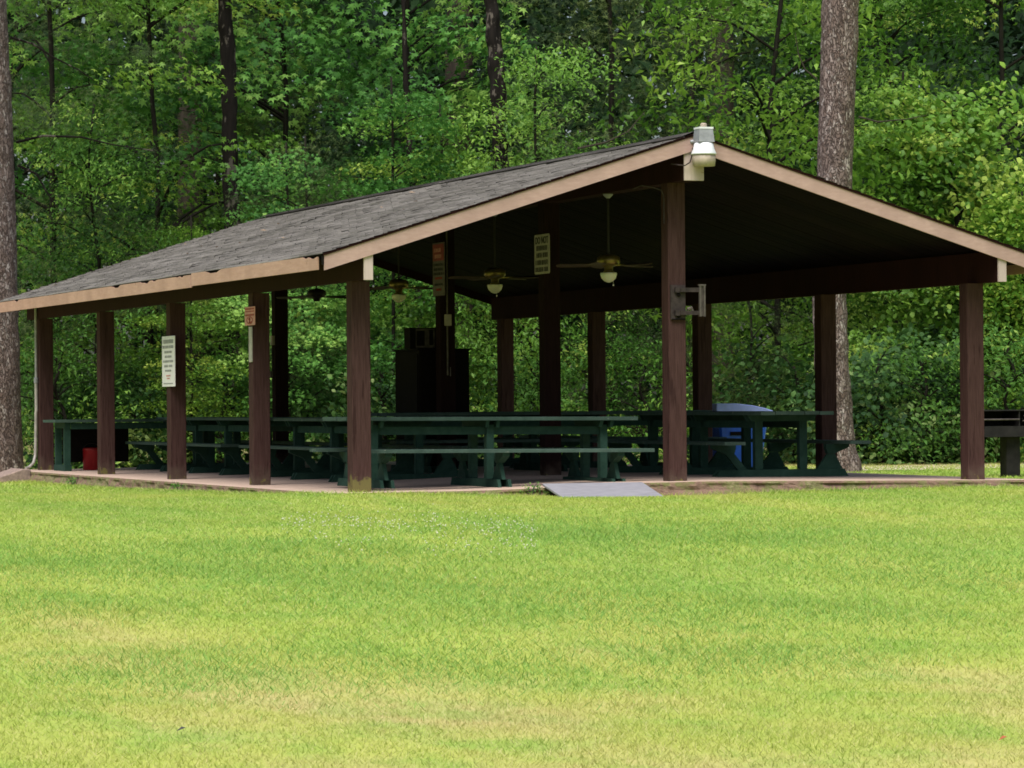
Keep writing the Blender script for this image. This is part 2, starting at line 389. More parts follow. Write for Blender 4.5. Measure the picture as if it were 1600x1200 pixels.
# its rough footing, bulging unevenly under the edge
m_ = MB()
per = [(x, SY0) for x in np.linspace(SX0, SX1, 170)] + [(SX1, y) for y in np.linspace(SY0, SY1, 120)][1:] \
    + [(x, SY1) for x in np.linspace(SX1, SX0, 60)][1:] + [(SX0, y) for y in np.linspace(SY1, SY0, 330)][1:-1]
n_ = len(per); cx_, cy_ = (SX0+SX1)/2, (SY0+SY1)/2
rings = [(0.0, 0.0), (.012, -.022), (.0, -.045), (.02, -.09), (.05, -.15), (.07, -.5)]
for ri, (off, dz) in enumerate(rings):
    for (x, y) in per:
        ox = -1 if x <= SX0 else (1 if x >= SX1 else 0); oy = -1 if y <= SY0 else (1 if y >= SY1 else 0)
        nv = (mnoise.noise(Vector((x*3, y*3, ri*1.7)))*.035 + mnoise.noise(Vector((x*11, y*11, ri*3.1)))*.02) if ri > 1 else (mnoise.noise(Vector((x*6, y*6, 0)))*.006)
        o_ = off+nv+(.0 if ri < 2 else .005)
        m_.v.append((x+ox*o_, y+oy*o_, sz(x, y)+dz))
for ri in range(len(rings)-1):
    for q in range(n_):
        q2 = (q+1) % n_; m_.f.append((ri*n_+q, ri*n_+q2, (ri+1)*n_+q2, (ri+1)*n_+q))
ft = m_.obj('footing', M['footing'], slab)
# board ramp
rampr = empty('entrance_ramp', (2.49, -.45, -.02))
tag(rampr, 'flat grey board ramp leading from the lawn up to the slab edge', 'ramp')
zt_, zb_ = .052, -.142
pl = MB(); pl.prism([(-.56, zt_+.02), (.66, zt_+.02), (.66, zt_-.0), (-.56, zt_-.0)], 0, .001, 'y')
m_ = MB(); a0, a1 = -.03, -.70
vsx = []
for (xa, xb, yy, zz) in ((-.56, .60, .0, zt_+.022), (-.52, .62, a1, zb_+.048)):
    vsx += [(xa, yy, zz), (xb, yy, zz), (xa, yy, zz-.03), (xb, yy, zz-.03)]
m_.add(vsx, [(0, 1, 5, 4), (2, 6, 7, 3), (0, 4, 6, 2), (1, 3, 7, 5), (0, 2, 3, 1), (4, 5, 7, 6)])
m_.obj('ramp_board', M['ramp'], rampr, smooth=False, bevel=.006)
for xx in (-.45, .5): MB().prism([(-.02, zt_-.012), (-.02, -.30), (-.70, -.30), (-.70, zb_+.012)], xx-.03, xx+.03, 'x').obj('ramp_runner', M['brown'], rampr)

# ------------------------------------------------------------------ pavilion
SL = .315; RZ = 3.86
FY, BY = -.64, 17.32
EXL, EXR = -.57, 7.874
def zt(x): return RZ - SL*abs(x-HW)
pav = empty('picnic_pavilion', (HW, 8.2, 0))
tag(pav, 'open brown timber picnic pavilion with grey shingle gable roof', 'pavilion')
PO = Vector((HW, 8.2, 0))
def pobj(m, name, mat, **k):
    m.v = [tuple(Vector(v)-PO) for v in m.v]; return m.obj(name, mat, pav, **k)
pw = .207
for ix, px in enumerate((0, HW, PW)):
    top_z = 2.25 if ix != 1 else 3.35
    base = MB().prism([(-pw/2+.006, -pw/2), (pw/2-.006, -pw/2), (pw/2, -pw/2+.006), (pw/2, pw/2-.006), (pw/2-.006, pw/2), (-pw/2+.006, pw/2), (-pw/2, pw/2-.006), (-pw/2, -pw/2+.006)], -.04, top_z, 'z').mesh('post', M['post'])
    for k in range(5):
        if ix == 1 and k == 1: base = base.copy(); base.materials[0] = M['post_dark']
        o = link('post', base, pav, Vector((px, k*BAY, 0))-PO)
        if ix == 0 and k == 0:
            o.data = base.copy(); o.data.materials[0] = M['post_moss']; o['label'] = 'corner post with a mossy yellow-green patch near its foot'
pobj(MB().box((-.068, (FY+.03+17.2)/2, 2.425), (.092, 17.2-FY-.03, .35)), 'beam', M['brown'])
pobj(MB().box((7.385, (FY+.03+17.2)/2, 2.425), (.092, 17.2-FY-.03, .35)), 'beam', M['brown'])
pobj(MB().box((HW, (FY+.03+17.2)/2, 3.555), (.20, 17.2-FY-.03, .41)), 'beam', M['brown'])
for (x0, x1, z0, z1, lb) in ((-.122, -.022, 2.243, 2.556, 0), (3.54, 3.768, 3.345, 3.66, 0), (7.333, 7.433, 2.25, 2.56, 0)):
    pobj(MB().box(((x0+x1)/2, FY+.015, (z0+z1)/2), (x1-x0, .03, z1-z0)), 'beam_end_cap', M['capwood'], bevel=.003)
# deck planks running down each slope
def slope_box(side, s0, s1, top_off, thick, y0, y1):
    """box lying in the roof plane between distances (horizontal) s0,s1 from the ridge"""
    sgn = -1 if side == 0 else 1
    pr = [(HW+sgn*s0, RZ-SL*s0-top_off), (HW+sgn*s1, RZ-SL*s1-top_off), (HW+sgn*s1, RZ-SL*s1-top_off-thick), (HW+sgn*s0, RZ-SL*s0-top_off-thick)]
    return pr
NPL = 98; pitch_ = (BY-FY-.08)/NPL
for side in (0, 1):
    smax = (HW-EXL-.03) if side == 0 else (EXR-HW-.03)
    pr = slope_box(side, .012, smax, .032, .038, 0, 0)
    pr = [(p[0]-HW, p[1]) for p in pr]
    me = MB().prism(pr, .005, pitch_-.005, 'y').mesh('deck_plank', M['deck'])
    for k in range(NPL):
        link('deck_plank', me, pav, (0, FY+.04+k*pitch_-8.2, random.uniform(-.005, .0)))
# sheathing between planks and shingles
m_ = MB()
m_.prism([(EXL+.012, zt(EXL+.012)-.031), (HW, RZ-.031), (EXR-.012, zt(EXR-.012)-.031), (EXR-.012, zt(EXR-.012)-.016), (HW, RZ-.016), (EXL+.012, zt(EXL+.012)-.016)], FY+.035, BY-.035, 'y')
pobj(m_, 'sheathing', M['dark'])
# fascia boards
def rake(x0, x1, y0, y1, name='rake_board', top=.030, dep=.158, mt='tan'):
    pr = [(x0, zt(x0)-top), (x1, zt(x1)-top), (x1, zt(x1)-top-dep), (x0, zt(x0)-top-dep)]
    return pobj(MB().prism(pr, y0, y1, 'y'), name, M[mt])
for (y0, y1) in ((FY-.022, FY), (BY-.002, BY+.02)):
    mt = 'tan' if y0 < 0 else 'brown'
    rake(EXL+.004, HW-.004, y0, y1, mt=mt); rake(HW+.004, EXR-.004, y0, y1, mt=mt)
def drip(x0, x1, y0, y1):
    pr = [(x0, zt(x0)-.002), (x1, zt(x1)-.002), (x1, zt(x1)-.028), (x0, zt(x0)-.028)]
    pobj(MB().prism(pr, y0, y1, 'y'), 'drip_edge', M['brown'])
for (y0, y1) in ((FY-.034, FY+.030), (BY-.03, BY+.03)):
    drip(EXL-.01, HW-.002, y0, y1); drip(HW+.002, EXR+.01, y0, y1)
def eave(x, y0, y1, dz0, dz1, ztop, lab=None):
    """board with a chipped upper edge"""
    m = MB(); n = max(2, int((y1-y0)/.11)); dep = .152
    for k in range(n+1):
        t = k/n; y = y0+(y1-y0)*t; dz = dz0+(dz1-dz0)*t
        ch = 0.0
        q = mnoise.noise(Vector((y*1.3, x, 2.2)))+.5*mnoise.noise(Vector((y*6, x, 7)))
        if q > .22: ch = min(.030, (q-.22)*.12)
        for xx, zz in ((x-.011, ztop+dz-ch), (x+.011, ztop+dz-ch), (x+.011, ztop+dz-dep), (x-.011, ztop+dz-dep)): m.v.append((xx, y, zz))
    for k in range(n):
        for q in range(4):
            q2 = (q+1) % 4; m.f.append((k*4+q, (k+1)*4+q, (k+1)*4+q2, k*4+q2))
    m.f.append((0, 1, 2, 3)); m.f.append((n*4+3, n*4+2, n*4+1, n*4))
    o = pobj(m, 'eave_board', M['tan2'])
    if lab: o['label'] = lab
zl = zt(EXL)
eave(EXL-.012, FY+.17, 5.01, -.022, -.014, zl, 'eave board with a dark gap at the roof corner')
eave(EXL-.013, 5.05, BY-.01, -.030, -.022, zl, 'long chipped eave board')
eave(EXR+.012, FY+.02, 6.0, -.02, -.02, zl); eave(EXR+.012, 6.01, BY-.01, -.02, -.02, zl)
pobj(MB().box((EXL+.004, FY+.012, zl-.07), (.028, .05, .11)), 'corner_block', M['dark'])
# shingles: tabs laid course by course, joined
m_ = MB(); tones = []
ex = .142
for side in (0, 1):
    sgn = -1 if side == 0 else 1
    smax = (HW-EXL+.022) if side == 0 else (EXR-HW+.022)
    nc = int(smax/ex)+1
    for c in range(nc):
        s1 = smax-c*ex; s0 = max(.0, s1-ex-.012)
        y = FY-.045-(c % 2)*.16-random.random()*.05
        while y < BY+.04:
            wdt = .318; ya = max(y, FY-.045); yb = min(y+wdt, BY+.045); y += wdt+.0015
            if yb-ya < .03: continue
            lift = random.choice([0, 0, 0, 0, .001, .003, .008]) + .0035*random.random()
            sag = .010*mnoise.noise(Vector((s1*.8, ya*.7, side*9)))
            js = random.uniform(-.006, .006)
            ze, zb = .015+lift+sag, .004+sag
            def pt(s, yy, h): return (HW+sgn*s, yy, RZ-SL*s-.014+h)
            n0 = len(m_.v)
            sb = s1+js if c else s1
            m_.v += [pt(s0, ya, zb), pt(s0, yb, zb), pt(sb, yb, ze), pt(sb, ya, ze), pt(sb, yb, ze-.012-lift), pt(sb, ya, ze-.012-lift)]
            m_.f += [(n0, n0+1, n0+2, n0+3), (n0+3, n0+2, n0+4, n0+5)]
            tn = min(1, max(0, random.gauss(.5, .22))); tones += [tn, tn]
# ridge caps
yy = FY-.03
while yy < BY:
    n0 = len(m_.v)
    for (s, h) in ((-.15, .006), (0, .018), (.15, .006)):
        z = RZ-SL*abs(s)+h
        m_.v += [(HW+s, yy, z+.009), (HW+s, min(yy+.2, BY+.03), z)]
    m_.f += [(n0, n0+1, n0+3, n0+2), (n0+2, n0+3, n0+5, n0+4), ]; tones += [random.random()*.7]*2
    yy += .145
V = np.array(m_.v)-np.array(PO); F = np.array(m_.f)
o = link('shingles', np_mesh('shingles', V, F, M['shingle'], np.array(tones)), pav); o['kind'] = 'stuff'
m_ = MB()
for k in range(16):   # leaves and twigs lying on the left slope
    s = random.uniform(.5, 4.1); y = random.uniform(1, 17)
    x = HW-s; z = RZ-SL*s+.02; a = random.random()*6.28; r = random.choice([.02, .025, .03, .05])
    m_.add([(x+r*math.cos(a), y+r*math.sin(a), z), (x-r*.6*math.sin(a), y+r*.6*math.cos(a), z+.012), (x-r*math.cos(a), y-r*math.sin(a), z+.004), (x+r*.6*math.sin(a), y-r*.6*math.cos(a), z)], [(0, 1, 2, 3)])
tag(m_.obj('leaf_litter', M['dryleaf']), 'scattered dry leaves lying on the shingle roof', kind='stuff')

# ------------------------------------------------------------------ things on the pavilion
def slab_at(x): return slabz(x)
# ceiling fans on the ridge
def make_fan(lamp, rz):
    t = empty('ceiling_fan', (0, 0, 0), rz)
    met = M['brass'] if lamp else M['fandark']
    MB().tube([(0, 0, .82), (0, 0, .12)], .012, 8).obj('down_rod', M['fandark'], t)
    MB().lathe([(.02, .86), (.055, .855), (.06, .82), (.02, .78)]).obj('canopy_cup', M['greymetal'], t)
    MB().lathe([(.03, .13), (.09, .12), (.135, .09), (.14, .03), (.10, .0), (.05, -.02), (.05, -.06)]).obj('motor_housing', met, t, smooth=True)
    for k in range(5):
        an = 2*math.pi*k/5
        mt = Matrix.Rotation(an, 3, 'Z') @ Matrix.Rotation(R(11), 3, 'X')
        b = MB(); b.prism([(.20, -.045), (.24, -.062), (.56, -.07), (.60, -.05), (.61, 0), (.60, .05), (.56, .07), (.24, .062), (.20, .045)], -.004, .004, 'z')
        b.v = [tuple(mt @ Vector(v)) for v in b.v]; bl = b.obj('blade', M['fanblade'] if lamp else M['fandark'], t)
        a = MB().box((.16, 0, .004), (.16, .035, .008)); a.v = [tuple(mt @ Vector(v)) for v in a.v]; a.obj('blade_iron', met, bl)
    if lamp:
        MB().lathe([(.03, -.06), (.06, -.065), (.065, -.085), (.03, -.09)]).obj('switch_cup', met, t)
        MB().lathe([(.095, -.085), (.10, -.10), (.085, -.15), (.05, -.185), (.012, -.20)]).obj('glass_bowl', M['opal'], t, smooth=True)
        MB().tube([(.10, .05, -.08), (.10, .05, -.22)], .0015, 4).lathe([(.008, -.235), (.008, -.22)], (.10, .05, 0), 6).obj('pull_chain', M['white'], t)
    return t
f0 = make_fan(True, R(14)); f0.location = (HW, 2.05, 2.52)
G = 'ceiling fans hanging under the ridge beam'
tag(f0, 'brass ceiling fan with white glass bowl, hanging nearest the front gable', 'ceiling fan', G)
for y, rz, lb in ((6.16, R(34), 'ceiling fan with white bowl hanging left of the black and cream sign'), (10.27, R(5), 'ceiling fan with glass bowl seen just right of the mossy corner post')):
    c = copy_thing(f0, (HW, y, 2.52), rz); tag(c, lb, 'ceiling fan', G)
f3 = make_fan(False, R(9)); f3.location = (HW, 14.37, 2.52)
tag(f3, 'farthest ceiling fan, dark and without a lamp, left of the corner post', 'ceiling fan', G)

def rows(board_w, rws, x_face, mat_fn, parent, origin, thick=.002, seed=1):
    """unreadable printed rows as small marks; board lies in the YZ plane facing -X"""
    rr = random.Random(seed)
    for (zc, h, fill, mat) in rws:
        m = MB(); y = fill/2*board_w
        while y > -fill/2*board_w+.01:
            w = rr.uniform(.45, .8)*h
            if rr.random() < .16: y -= w*.7; continue
            st = h*.17
            # a letter-like mark of two uprights and a bar
            for yy in (y-st/2, y-w+st/2):
                m.box((x_face, yy, zc), (thick, st, h))
            if rr.random() < .75: m.box((x_face, y-w/2, zc+rr.choice([-.5, 0, .5])*(h-st)), (thick, w-2*st, st))
            y -= w+h*.22
        if m.f: m.obj('lettering', mat, parent)['kind'] = 'stuff'
# cream sign on second ridge post
s_ = empty('sign_board', (3.525, 4.0, 2.73))
tag(s_, 'cream sign with rows of black capitals on a ridge post', 'sign')
MB().prism([(-.27, -.22), (-.25, -.24), (.25, -.24), (.27, -.22), (.27, .22), (.25, .24), (-.25, .24), (-.27, .22)], -.004, .004, 'x').obj('board', M['cream'], s_)
cu = bpy.data.curves.new('do_not', 'FONT'); cu.body = 'DO NOT'; cu.size = .115; cu.align_x = 'CENTER'; cu.align_y = 'CENTER'; cu.extrude = .0015; cu.offset = .003
to = bpy.data.objects.new('lettering', cu); COL.objects.link(to)
bpy.context.view_layer.update(); dg = bpy.context.evaluated_depsgraph_get()
tm = bpy.data.meshes.new_from_object(to.evaluated_get(dg)); bpy.data.objects.remove(to)
tm.materials.clear(); tm.materials.append(M['ink'])
o = link('lettering', tm, s_, (-.0065, 0, .165)); o.rotation_euler = (R(90), 0, R(-90))
rows(.54, [(.075, .058, .86, M['ink']), (-.012, .058, .70, M['ink']), (-.10, .058, .84, M['ink']), (-.185, .055, .88, M['ink'])], -.0065, None, s_, None, seed=4)
# red and white notice on third ridge post, interior shade put into its dim colours
s_ = empty('notice_sign', (3.525, 8.08, 2.70))
tag(s_, 'tall notice in shade-dimmed colours, red above and white rows below, beside a conduit', 'sign')
MB().prism([(-.25, -.35), (.25, -.35), (.25, .35), (-.25, .35)], -.004, .004, 'x').obj('board', M['bracket2'], s_)
MB().box((-.0055, 0, .22), (.003, .46, .22)).obj('red_panel', M['red'], s_)
rows(.5, [(.25, .05, .7, M['pink']), (.17, .05, .6, M['pink'])], -.0085, None, s_, None, seed=5)
rows(.5, [(.06, .035, .85, M['ink']), (-.0, .035, .8, M['ink']), (-.06, .035, .85, M['ink']), (-.12, .03, .6, M['redink']), (-.2, .03, .7, M['ink']), (-.27, .03, .5, M['redink'])], -.0055, None, s_, None, seed=6)
# white rules sign on left post
s_ = empty('rules_sign', (-.118, 8.13, 1.50))
tag(s_, 'tall white rules sign with grey rows on an outer post', 'sign')
MB().prism([(-.34, -.325), (.34, -.325), (.34, .325), (-.34, .325)], -.005, .005, 'x').obj('board', M['white'], s_, bevel=.002)
rows(.66, [(.255, .05, .85, M['greyink']), (.185, .036, .92, M['greyink']), (.12, .03, .62, M['greyink']), (.06, .03, .55, M['greyink']), (.00, .03, .82, M['greyink']), (-.06, .03, .66, M['greyink']), (-.12, .026, .5, M['greyink']), (-.185, .018, .35, M['pink']), (-.22, .018, .25, M['pink']), (-.285, .014, .8, M['greyink'])], -.007, None, s_, None, seed=8)
# small red and white warning sign
s_ = empty('warning_sign', (-.118, 4.07, 1.98))
tag(s_, 'small faded pink and red warning sign with a pictogram', 'sign')
MB().box((0, 0, 0), (.006, .46, .22)).obj('board', M['pink'], s_)
m_ = MB(); m_.box((-.004, 0, .085), (.003, .40, .018)).box((-.004, 0, .055), (.003, .40, .012)).box((-.004, 0, .012), (.003, .40, .02)); m_.obj('red_band', M['redink'], s_)
m_ = MB(); m_.tube([(-.004, .13*math.cos(a), -.05+.042*math.sin(a)) for a in np.linspace(0, 6.283, 17)], .006, 4, False)
m_.box((-.005, .0, -.05), (.003, .05, .06)).box((-.005, -.03, -.075), (.003, .12, .018)).box((-.005, .02, -.035), (.003, .09, .014)); m_.obj('pictogram', M['redink'], s_)
# white strip below it
tag(MB().box((-.112, 4.07, 1.645), (.014, .135, .42)).obj('thermometer_strip', M['pvc'], bevel=.004), 'narrow white strip fixed upright below the small warning sign', 'strip')

# tv bracket on the centre post
t = empty('wall_bracket', (3.66, -.11, 2.04))
tag(t, 'weathered steel arm bracket bolted to the centre front post', 'bracket')
MB().box((-.005, -.008, -.01), (.175, .016, .38)).obj('wall_plate', M['bracket'], t)
MB().box((.13, -.05, .125), (.25, .03, .048)).box((-.02, -.03, .125), (.06, .045, .06)).obj('arm', M['bracket'], t)
MB().box((.13, -.05, -.13), (.25, .03, .045)).box((-.02, -.03, -.13), (.06, .045, .06)).obj('arm', M['bracket'], t)
MB().box((.240, -.055, 0), (.022, .03, .34)).box((.29, -.055, 0), (.022, .03, .34)).box((.265, -.045, 0), (.03, .008, .33)).box((.265, -.055, .178), (.085, .034, .018)).obj('channel', M['bracket2'], t)
for (a, b) in ((.0, .07), (.0, -.165)): MB().lathe([(.022, 0), (.022, .012), (.012, .02)], (a, 0, 0), 8).obj('bolt', M['dark'], t, (0, -.018, b)).rotation_euler = (R(90), 0, 0)
MB().box((0, -.022, -.20), (.16, .012, .014)).obj('bar', M['dark'], t)
MB().tube([(.09, -.05, -.09), (.14, -.05, -.075), (.15, -.05, -.11)], .02, 6).obj('clamp', M['bracket2'], t)

# yard light at the gable peak
t = empty('yard_light', (3.715, -.77, 3.62))
tag(t, 'aluminium yard light with grey ballast box at the gable peak', 'lamp')
MB().lathe([(.03, .298), (.036, .30), (.036, .335), (.026, .345)], n=12).obj('photocell', M['resin'], t)
MB().box((0, 0, .288), (.165, .165, .02)).obj('box_lid', M['alu'], t)
MB().add([(-.078, -.078, .278), (.078, -.078, .278), (.078, .078, .278), (-.078, .078, .278), (-.092, -.092, .135), (.092, -.092, .135), (.092, .092, .135), (-.092, .092, .135)],
         [(0, 1, 2, 3), (4, 7, 6, 5), (0, 4, 5, 1), (1, 5, 6, 2), (2, 6, 7, 3), (3, 7, 4, 0)]).obj('ballast_box', M['greymetal'], t)
MB().lathe([(.085, .134), (.105, .12), (.118, .06), (.138, .015), (.14, 0.0), (.12, 0.0)], n=24).obj('reflector_dome', M['alu'], t, smooth=True)
MB().lathe([(.128, -.001), (.130, -.06), (.122, -.125), (.02, -.13)], n=24).obj('refractor', M['resin'], t, smooth=True)
MB().tube([(-.06, .08, .15), (-.10, .10, .15), (-.10, .17, .14)], .02, 8).obj('mount_arm', M['greymetal'], t)
tag(MB().tube([(3.62, -.69, 3.70), (3.60, -.70, 3.60), (3.58, -.70, 3.54), (3.53, -.68, 3.505), (3.47, -.66, 3.51), (3.42, -.55, 3.53)], .007, 6).obj('power_cable', M['bracket']), 'short cable drooping below the yard light at the peak', 'cable')
tag(MB().tube([(3.10, -.20, 3.27), (3.20, -.20, 3.31), (3.33, -.15, 3.30), (3.47, -.12, 3.265), (3.50, -.112, 3.2), (3.50, -.112, 2.9)], .006, 6).obj('loose_wire', M['bracket']), 'thin wire looping beside the top of the centre post', 'wire')

# conduits and boxes
t = empty('downpipe', (-.14, 16.42, 0)); tag(t, 'thin pale pipe running down the far left post and kicking out', 'pipe')
MB().tube([(0, 0, 2.42), (0, 0, 1.32)], .019, 8).obj('upper_pipe', M['pvcgrey'], t)
MB().tube([(0, 0, 1.30), (0, 0, .86)], .024, 8).obj('middle_pipe', M['pvc'], t)
MB().tube([(-.005, 0, .86), (-.015, 0, .33), (-.02, 0, .20), (-.06, -.05, .09), (-.14, -.12, .03), (-.20, -.18, .015)], .022, 8).obj('lower_pipe', M['pvc'], t)
MB().lathe([(.03, 1.28), (.034, 1.29), (.034, 1.36), (.03, 1.37)], n=10).obj('collar', M['greymetal'], t)
t = empty('splash_block', (-.62, 15.6, -.12)); tag(t, 'sloped concrete block on the grass at the far left slab corner', 'block')
MB().prism([(-.5, -.06), (.14, -.06), (.14, .135), (.02, .145), (-.42, .0)], -.42, .42, 'y').obj('block_body', M['concrete2'], t, bevel=.015)
t = empty('electrical_conduit', (3.66, 8.095, 1.3)); tag(t, 'grey conduit with switch box down the ridge post behind the notice', 'conduit')
MB().tube([(-.02, 0, 2.0), (-.02, 0, .80)], .012, 8).tube([(-.02, 0, .66), (-.02, 0, .0)], .012, 8).obj('conduit_pipe', M['bracket2'], t)
MB().box((-.02, -.03, .73), (.085, .06, .15)).obj('switch_box', M['cream'], t, bevel=.006)
MB().box((.018, -.005, .05), (.012, .012, .12)).obj('strap', M['bracket2'], t)
t = empty('electrical_conduit', (HW-.125, 16.42, 1.3)); tag(t, 'pale outlet boxes on the far ridge post under the dark fan', 'conduit')
MB().box((0, -.02, .62), (.05, .10, .14)).obj('switch_box', M['cream'], t)
MB().box((-.02, .0, .1), (.04, .06, .10)).obj('outlet', M['bracket2'], t)
MB().tube([(0, 0, .62), (0, 0, -.1)], .01, 6).obj('conduit_pipe', M['bracket'], t)

# ------------------------------------------------------------------ picnic tables
def table_meshes(L, frames, tw=.94):
    d = {}
    npk = 5; w = tw/npk
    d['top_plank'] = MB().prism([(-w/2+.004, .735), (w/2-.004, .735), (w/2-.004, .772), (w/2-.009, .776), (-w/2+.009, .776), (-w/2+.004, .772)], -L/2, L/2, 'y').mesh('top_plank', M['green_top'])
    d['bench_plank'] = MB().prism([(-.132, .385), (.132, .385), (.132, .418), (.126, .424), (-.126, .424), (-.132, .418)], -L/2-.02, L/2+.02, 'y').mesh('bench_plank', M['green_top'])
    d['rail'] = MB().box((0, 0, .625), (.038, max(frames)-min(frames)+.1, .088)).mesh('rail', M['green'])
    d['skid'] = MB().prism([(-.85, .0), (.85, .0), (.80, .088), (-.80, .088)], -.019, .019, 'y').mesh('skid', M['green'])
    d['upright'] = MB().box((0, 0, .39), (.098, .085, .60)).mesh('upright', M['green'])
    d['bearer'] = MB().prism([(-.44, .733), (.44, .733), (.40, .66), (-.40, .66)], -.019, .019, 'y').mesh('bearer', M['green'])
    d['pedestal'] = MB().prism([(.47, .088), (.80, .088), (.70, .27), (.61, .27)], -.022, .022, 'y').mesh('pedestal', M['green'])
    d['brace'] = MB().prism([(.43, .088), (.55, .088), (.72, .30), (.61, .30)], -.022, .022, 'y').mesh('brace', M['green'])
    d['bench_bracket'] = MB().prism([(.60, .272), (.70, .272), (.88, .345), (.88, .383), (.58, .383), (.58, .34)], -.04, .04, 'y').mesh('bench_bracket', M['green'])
    return d, npk, w
def make_table(L, frames, slanted=True):
    d, npk, w = table_meshes(L, frames); t = empty('picnic_table')
    for k in range(npk): link('top_plank', d['top_plank'], t, ((k-(npk-1)/2)*w, random.uniform(-.012, .012), random.uniform(-.003, .003)))
    for s in (-1, 1):
        link('bench_plank', d['bench_plank'], t, (s*.80, 0, 0)); link('rail', d['rail'], t, (s*.28, 0, 0))
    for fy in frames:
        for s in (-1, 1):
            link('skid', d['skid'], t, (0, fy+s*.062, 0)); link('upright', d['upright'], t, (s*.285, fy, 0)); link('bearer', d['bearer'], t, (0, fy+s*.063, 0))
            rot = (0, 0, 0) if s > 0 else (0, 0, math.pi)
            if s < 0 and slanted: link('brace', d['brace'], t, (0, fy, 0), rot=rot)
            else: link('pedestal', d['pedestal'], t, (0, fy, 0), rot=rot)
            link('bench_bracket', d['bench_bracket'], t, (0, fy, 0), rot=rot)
    return t
GT = 'green picnic tables under the pavilion roof'
# front table, length along X
tf = make_table(3.42, (-1.35, 0, 1.35), False); tf.location = (1.76, 1.14, slabz(1.8)-.004); tf.rotation_euler = (0, R(-.45), R(-90))
tf.rotation_euler = (R(-.4), 0, R(-90))
tag(tf, 'long green picnic table lying crosswise just right of the mossy corner post', 'picnic table', GT)
ta = make_table(4.5, (-1.72, 0, 1.72))
tag(ta, 'green picnic table in the left row, beside the corner post', 'picnic table', GT)
ta.location = (1.93, 6.6, slabz(1.9)-.02)
tb = make_table(5.6, (-2.45, -.75, .95, 2.45)); tb.location = (1.93, 12.65, slabz(1.9)-.02)
tag(tb, 'far green picnic table behind the post with the white rules sign', 'picnic table', GT)
tr_ = copy_thing(ta, (5.86, 3.92, slabz(5.9)), 0)
tag(tr_, 'green picnic table at the right, its open end frame facing the lawn', 'picnic table', GT)
tm_ = copy_thing(ta, (4.75, 7.6, slabz(5)), R(90))
tag(tm_, 'shaded green picnic table set crosswise behind the centre front post', 'picnic table', GT)
tq = copy_thing(ta, (5.9, 11.4, slabz(5.9)), 0)
tag(tq, 'dark picnic table deep in the right bay', 'picnic table', GT)
# serving table at far left
t = empty('serving_table', (1.0, 15.45, slabz(0)))
tag(t, 'tall green serving table standing at the far left post', 'table')
for k in range(4): MB().box((.15, -.33+k*.222, .735), (2.6, .214, .04)).obj('top_plank', M['green_top'], t)
for sx_ in (-.95, 1.15):
    for sy_ in (-.30, .30): MB().box((sx_, sy_, .40), (.09, .09, .63)).obj('leg', M['green'], t)
    MB().box((sx_, 0, .045), (.10, .80, .09)).obj('foot', M['green'], t)
    MB().box((sx_, 0, .672), (.08, .74, .085)).obj('end_rail', M['green'], t)
MB().box((.1, -.365, .66), (2.0, .03, .09)).obj('apron', M['green'], t)
MB().box((-.38, .34, .37), (1.0, .02, .5)).obj('back_panel', M['dark'], t)
# red can under it
t = empty('red_can', (.55, 15.75, slabz(0))); tag(t, 'red metal can under the serving table at the far left', 'can')
MB().lathe([(.12, 0), (.128, .008), (.130, .29), (.134, .295), (.134, .305), (.12, .305)], n=20).obj('can_body', M['redcan'], t, smooth=True)
MB().lathe([(.134, .306), (.134, .32), (.10, .335), (.03, .34)], n=20).obj('lid', M['redcan'], t)
MB().tube([(.134*math.cos(a), -.01, .30+.10*math.sin(a)) for a in np.linspace(0, math.pi, 9)], .005, 5).obj('bail_handle', M['bracket'], t)
# dark cabinet round the third ridge post
t = empty('storage_cabinet', (3.71, 8.98, slabz(3.7))); tag(t, 'tall dark plywood cabinet standing round a ridge post', 'cabinet')
MB().box((0, 0, .80), (.70, 1.06, 1.58)).obj('cabinet_body', M['dark'], t, bevel=.006)
MB().box((0, 0, 1.602), (.74, 1.10, .022)).obj('cabinet_top', M['dark'], t)
for sx_ in (-.17, .17): 
    d_ = MB().box((sx_, -.540, .82), (.325, .018, 1.46)).obj('door', M['dark'], t, bevel=.003)
    MB().box((sx_-math.copysign(.13, sx_), -.556, .85), (.015, .014, .10)).obj('handle', M['bracket'], d_)
MB().box((-.358, 0, .82), (.014, .98, 1.44)).obj('side_panel', M['dark'], t)
t = empty('breaker_box', (3.47, 8.75, slabz(3.7)+1.613)); tag(t, 'dark electrical box with scuffed door on top of the cabinet', 'electrical box')
MB().box((0, 0, .14), (.36, .26, .28)).obj('box_body', M['dark'], t)
MB().box((.03, -.137, .14), (.26, .014, .25)).obj('box_door', M['rust'], t)
MB().box((-.04, -.15, .14), (.11, .01, .20)).box((.11, -.15, .15), (.05, .01, .2)).obj('door_label', M['dark'], t)

# blue bin
t = empty('blue_bin', (7.98, 8.75, -.11)); tag(t, 'large blue plastic bin with pale domed lid beyond the right posts', 'bin')
def taper(z0, z1, a0, b0, a1, b1):
    return [(-a0, -b0, z0), (a0, -b0, z0), (a0, b0, z0), (-a0, b0, z0), (-a1, -b1, z1), (a1, -b1, z1), (a1, b1, z1), (-a1, b1, z1)]
BX = [(0,3,2,1),(4,5,6,7),(0,1,5,4),(1,2,6,5),(2,3,7,6),(3,0,4,7)]
MB().add(taper(.06, .84, .27, .29, .37, .37), BX).obj('bin_body', M['blue'], t, bevel=.025)
MB().add(taper(.84, .885, .40, .40, .40, .40), BX).obj('bin_rim', M['blue'], t, bevel=.012)
MB().prism([(-.42, .886), (.42, .886), (.42, .905), (.30, .945), (.10, .985), (-.12, 1.01), (-.42, 1.01), (-.42, .95)], -.41, .41, 'y').obj('lid', M['bluelid'], t, bevel=.012)
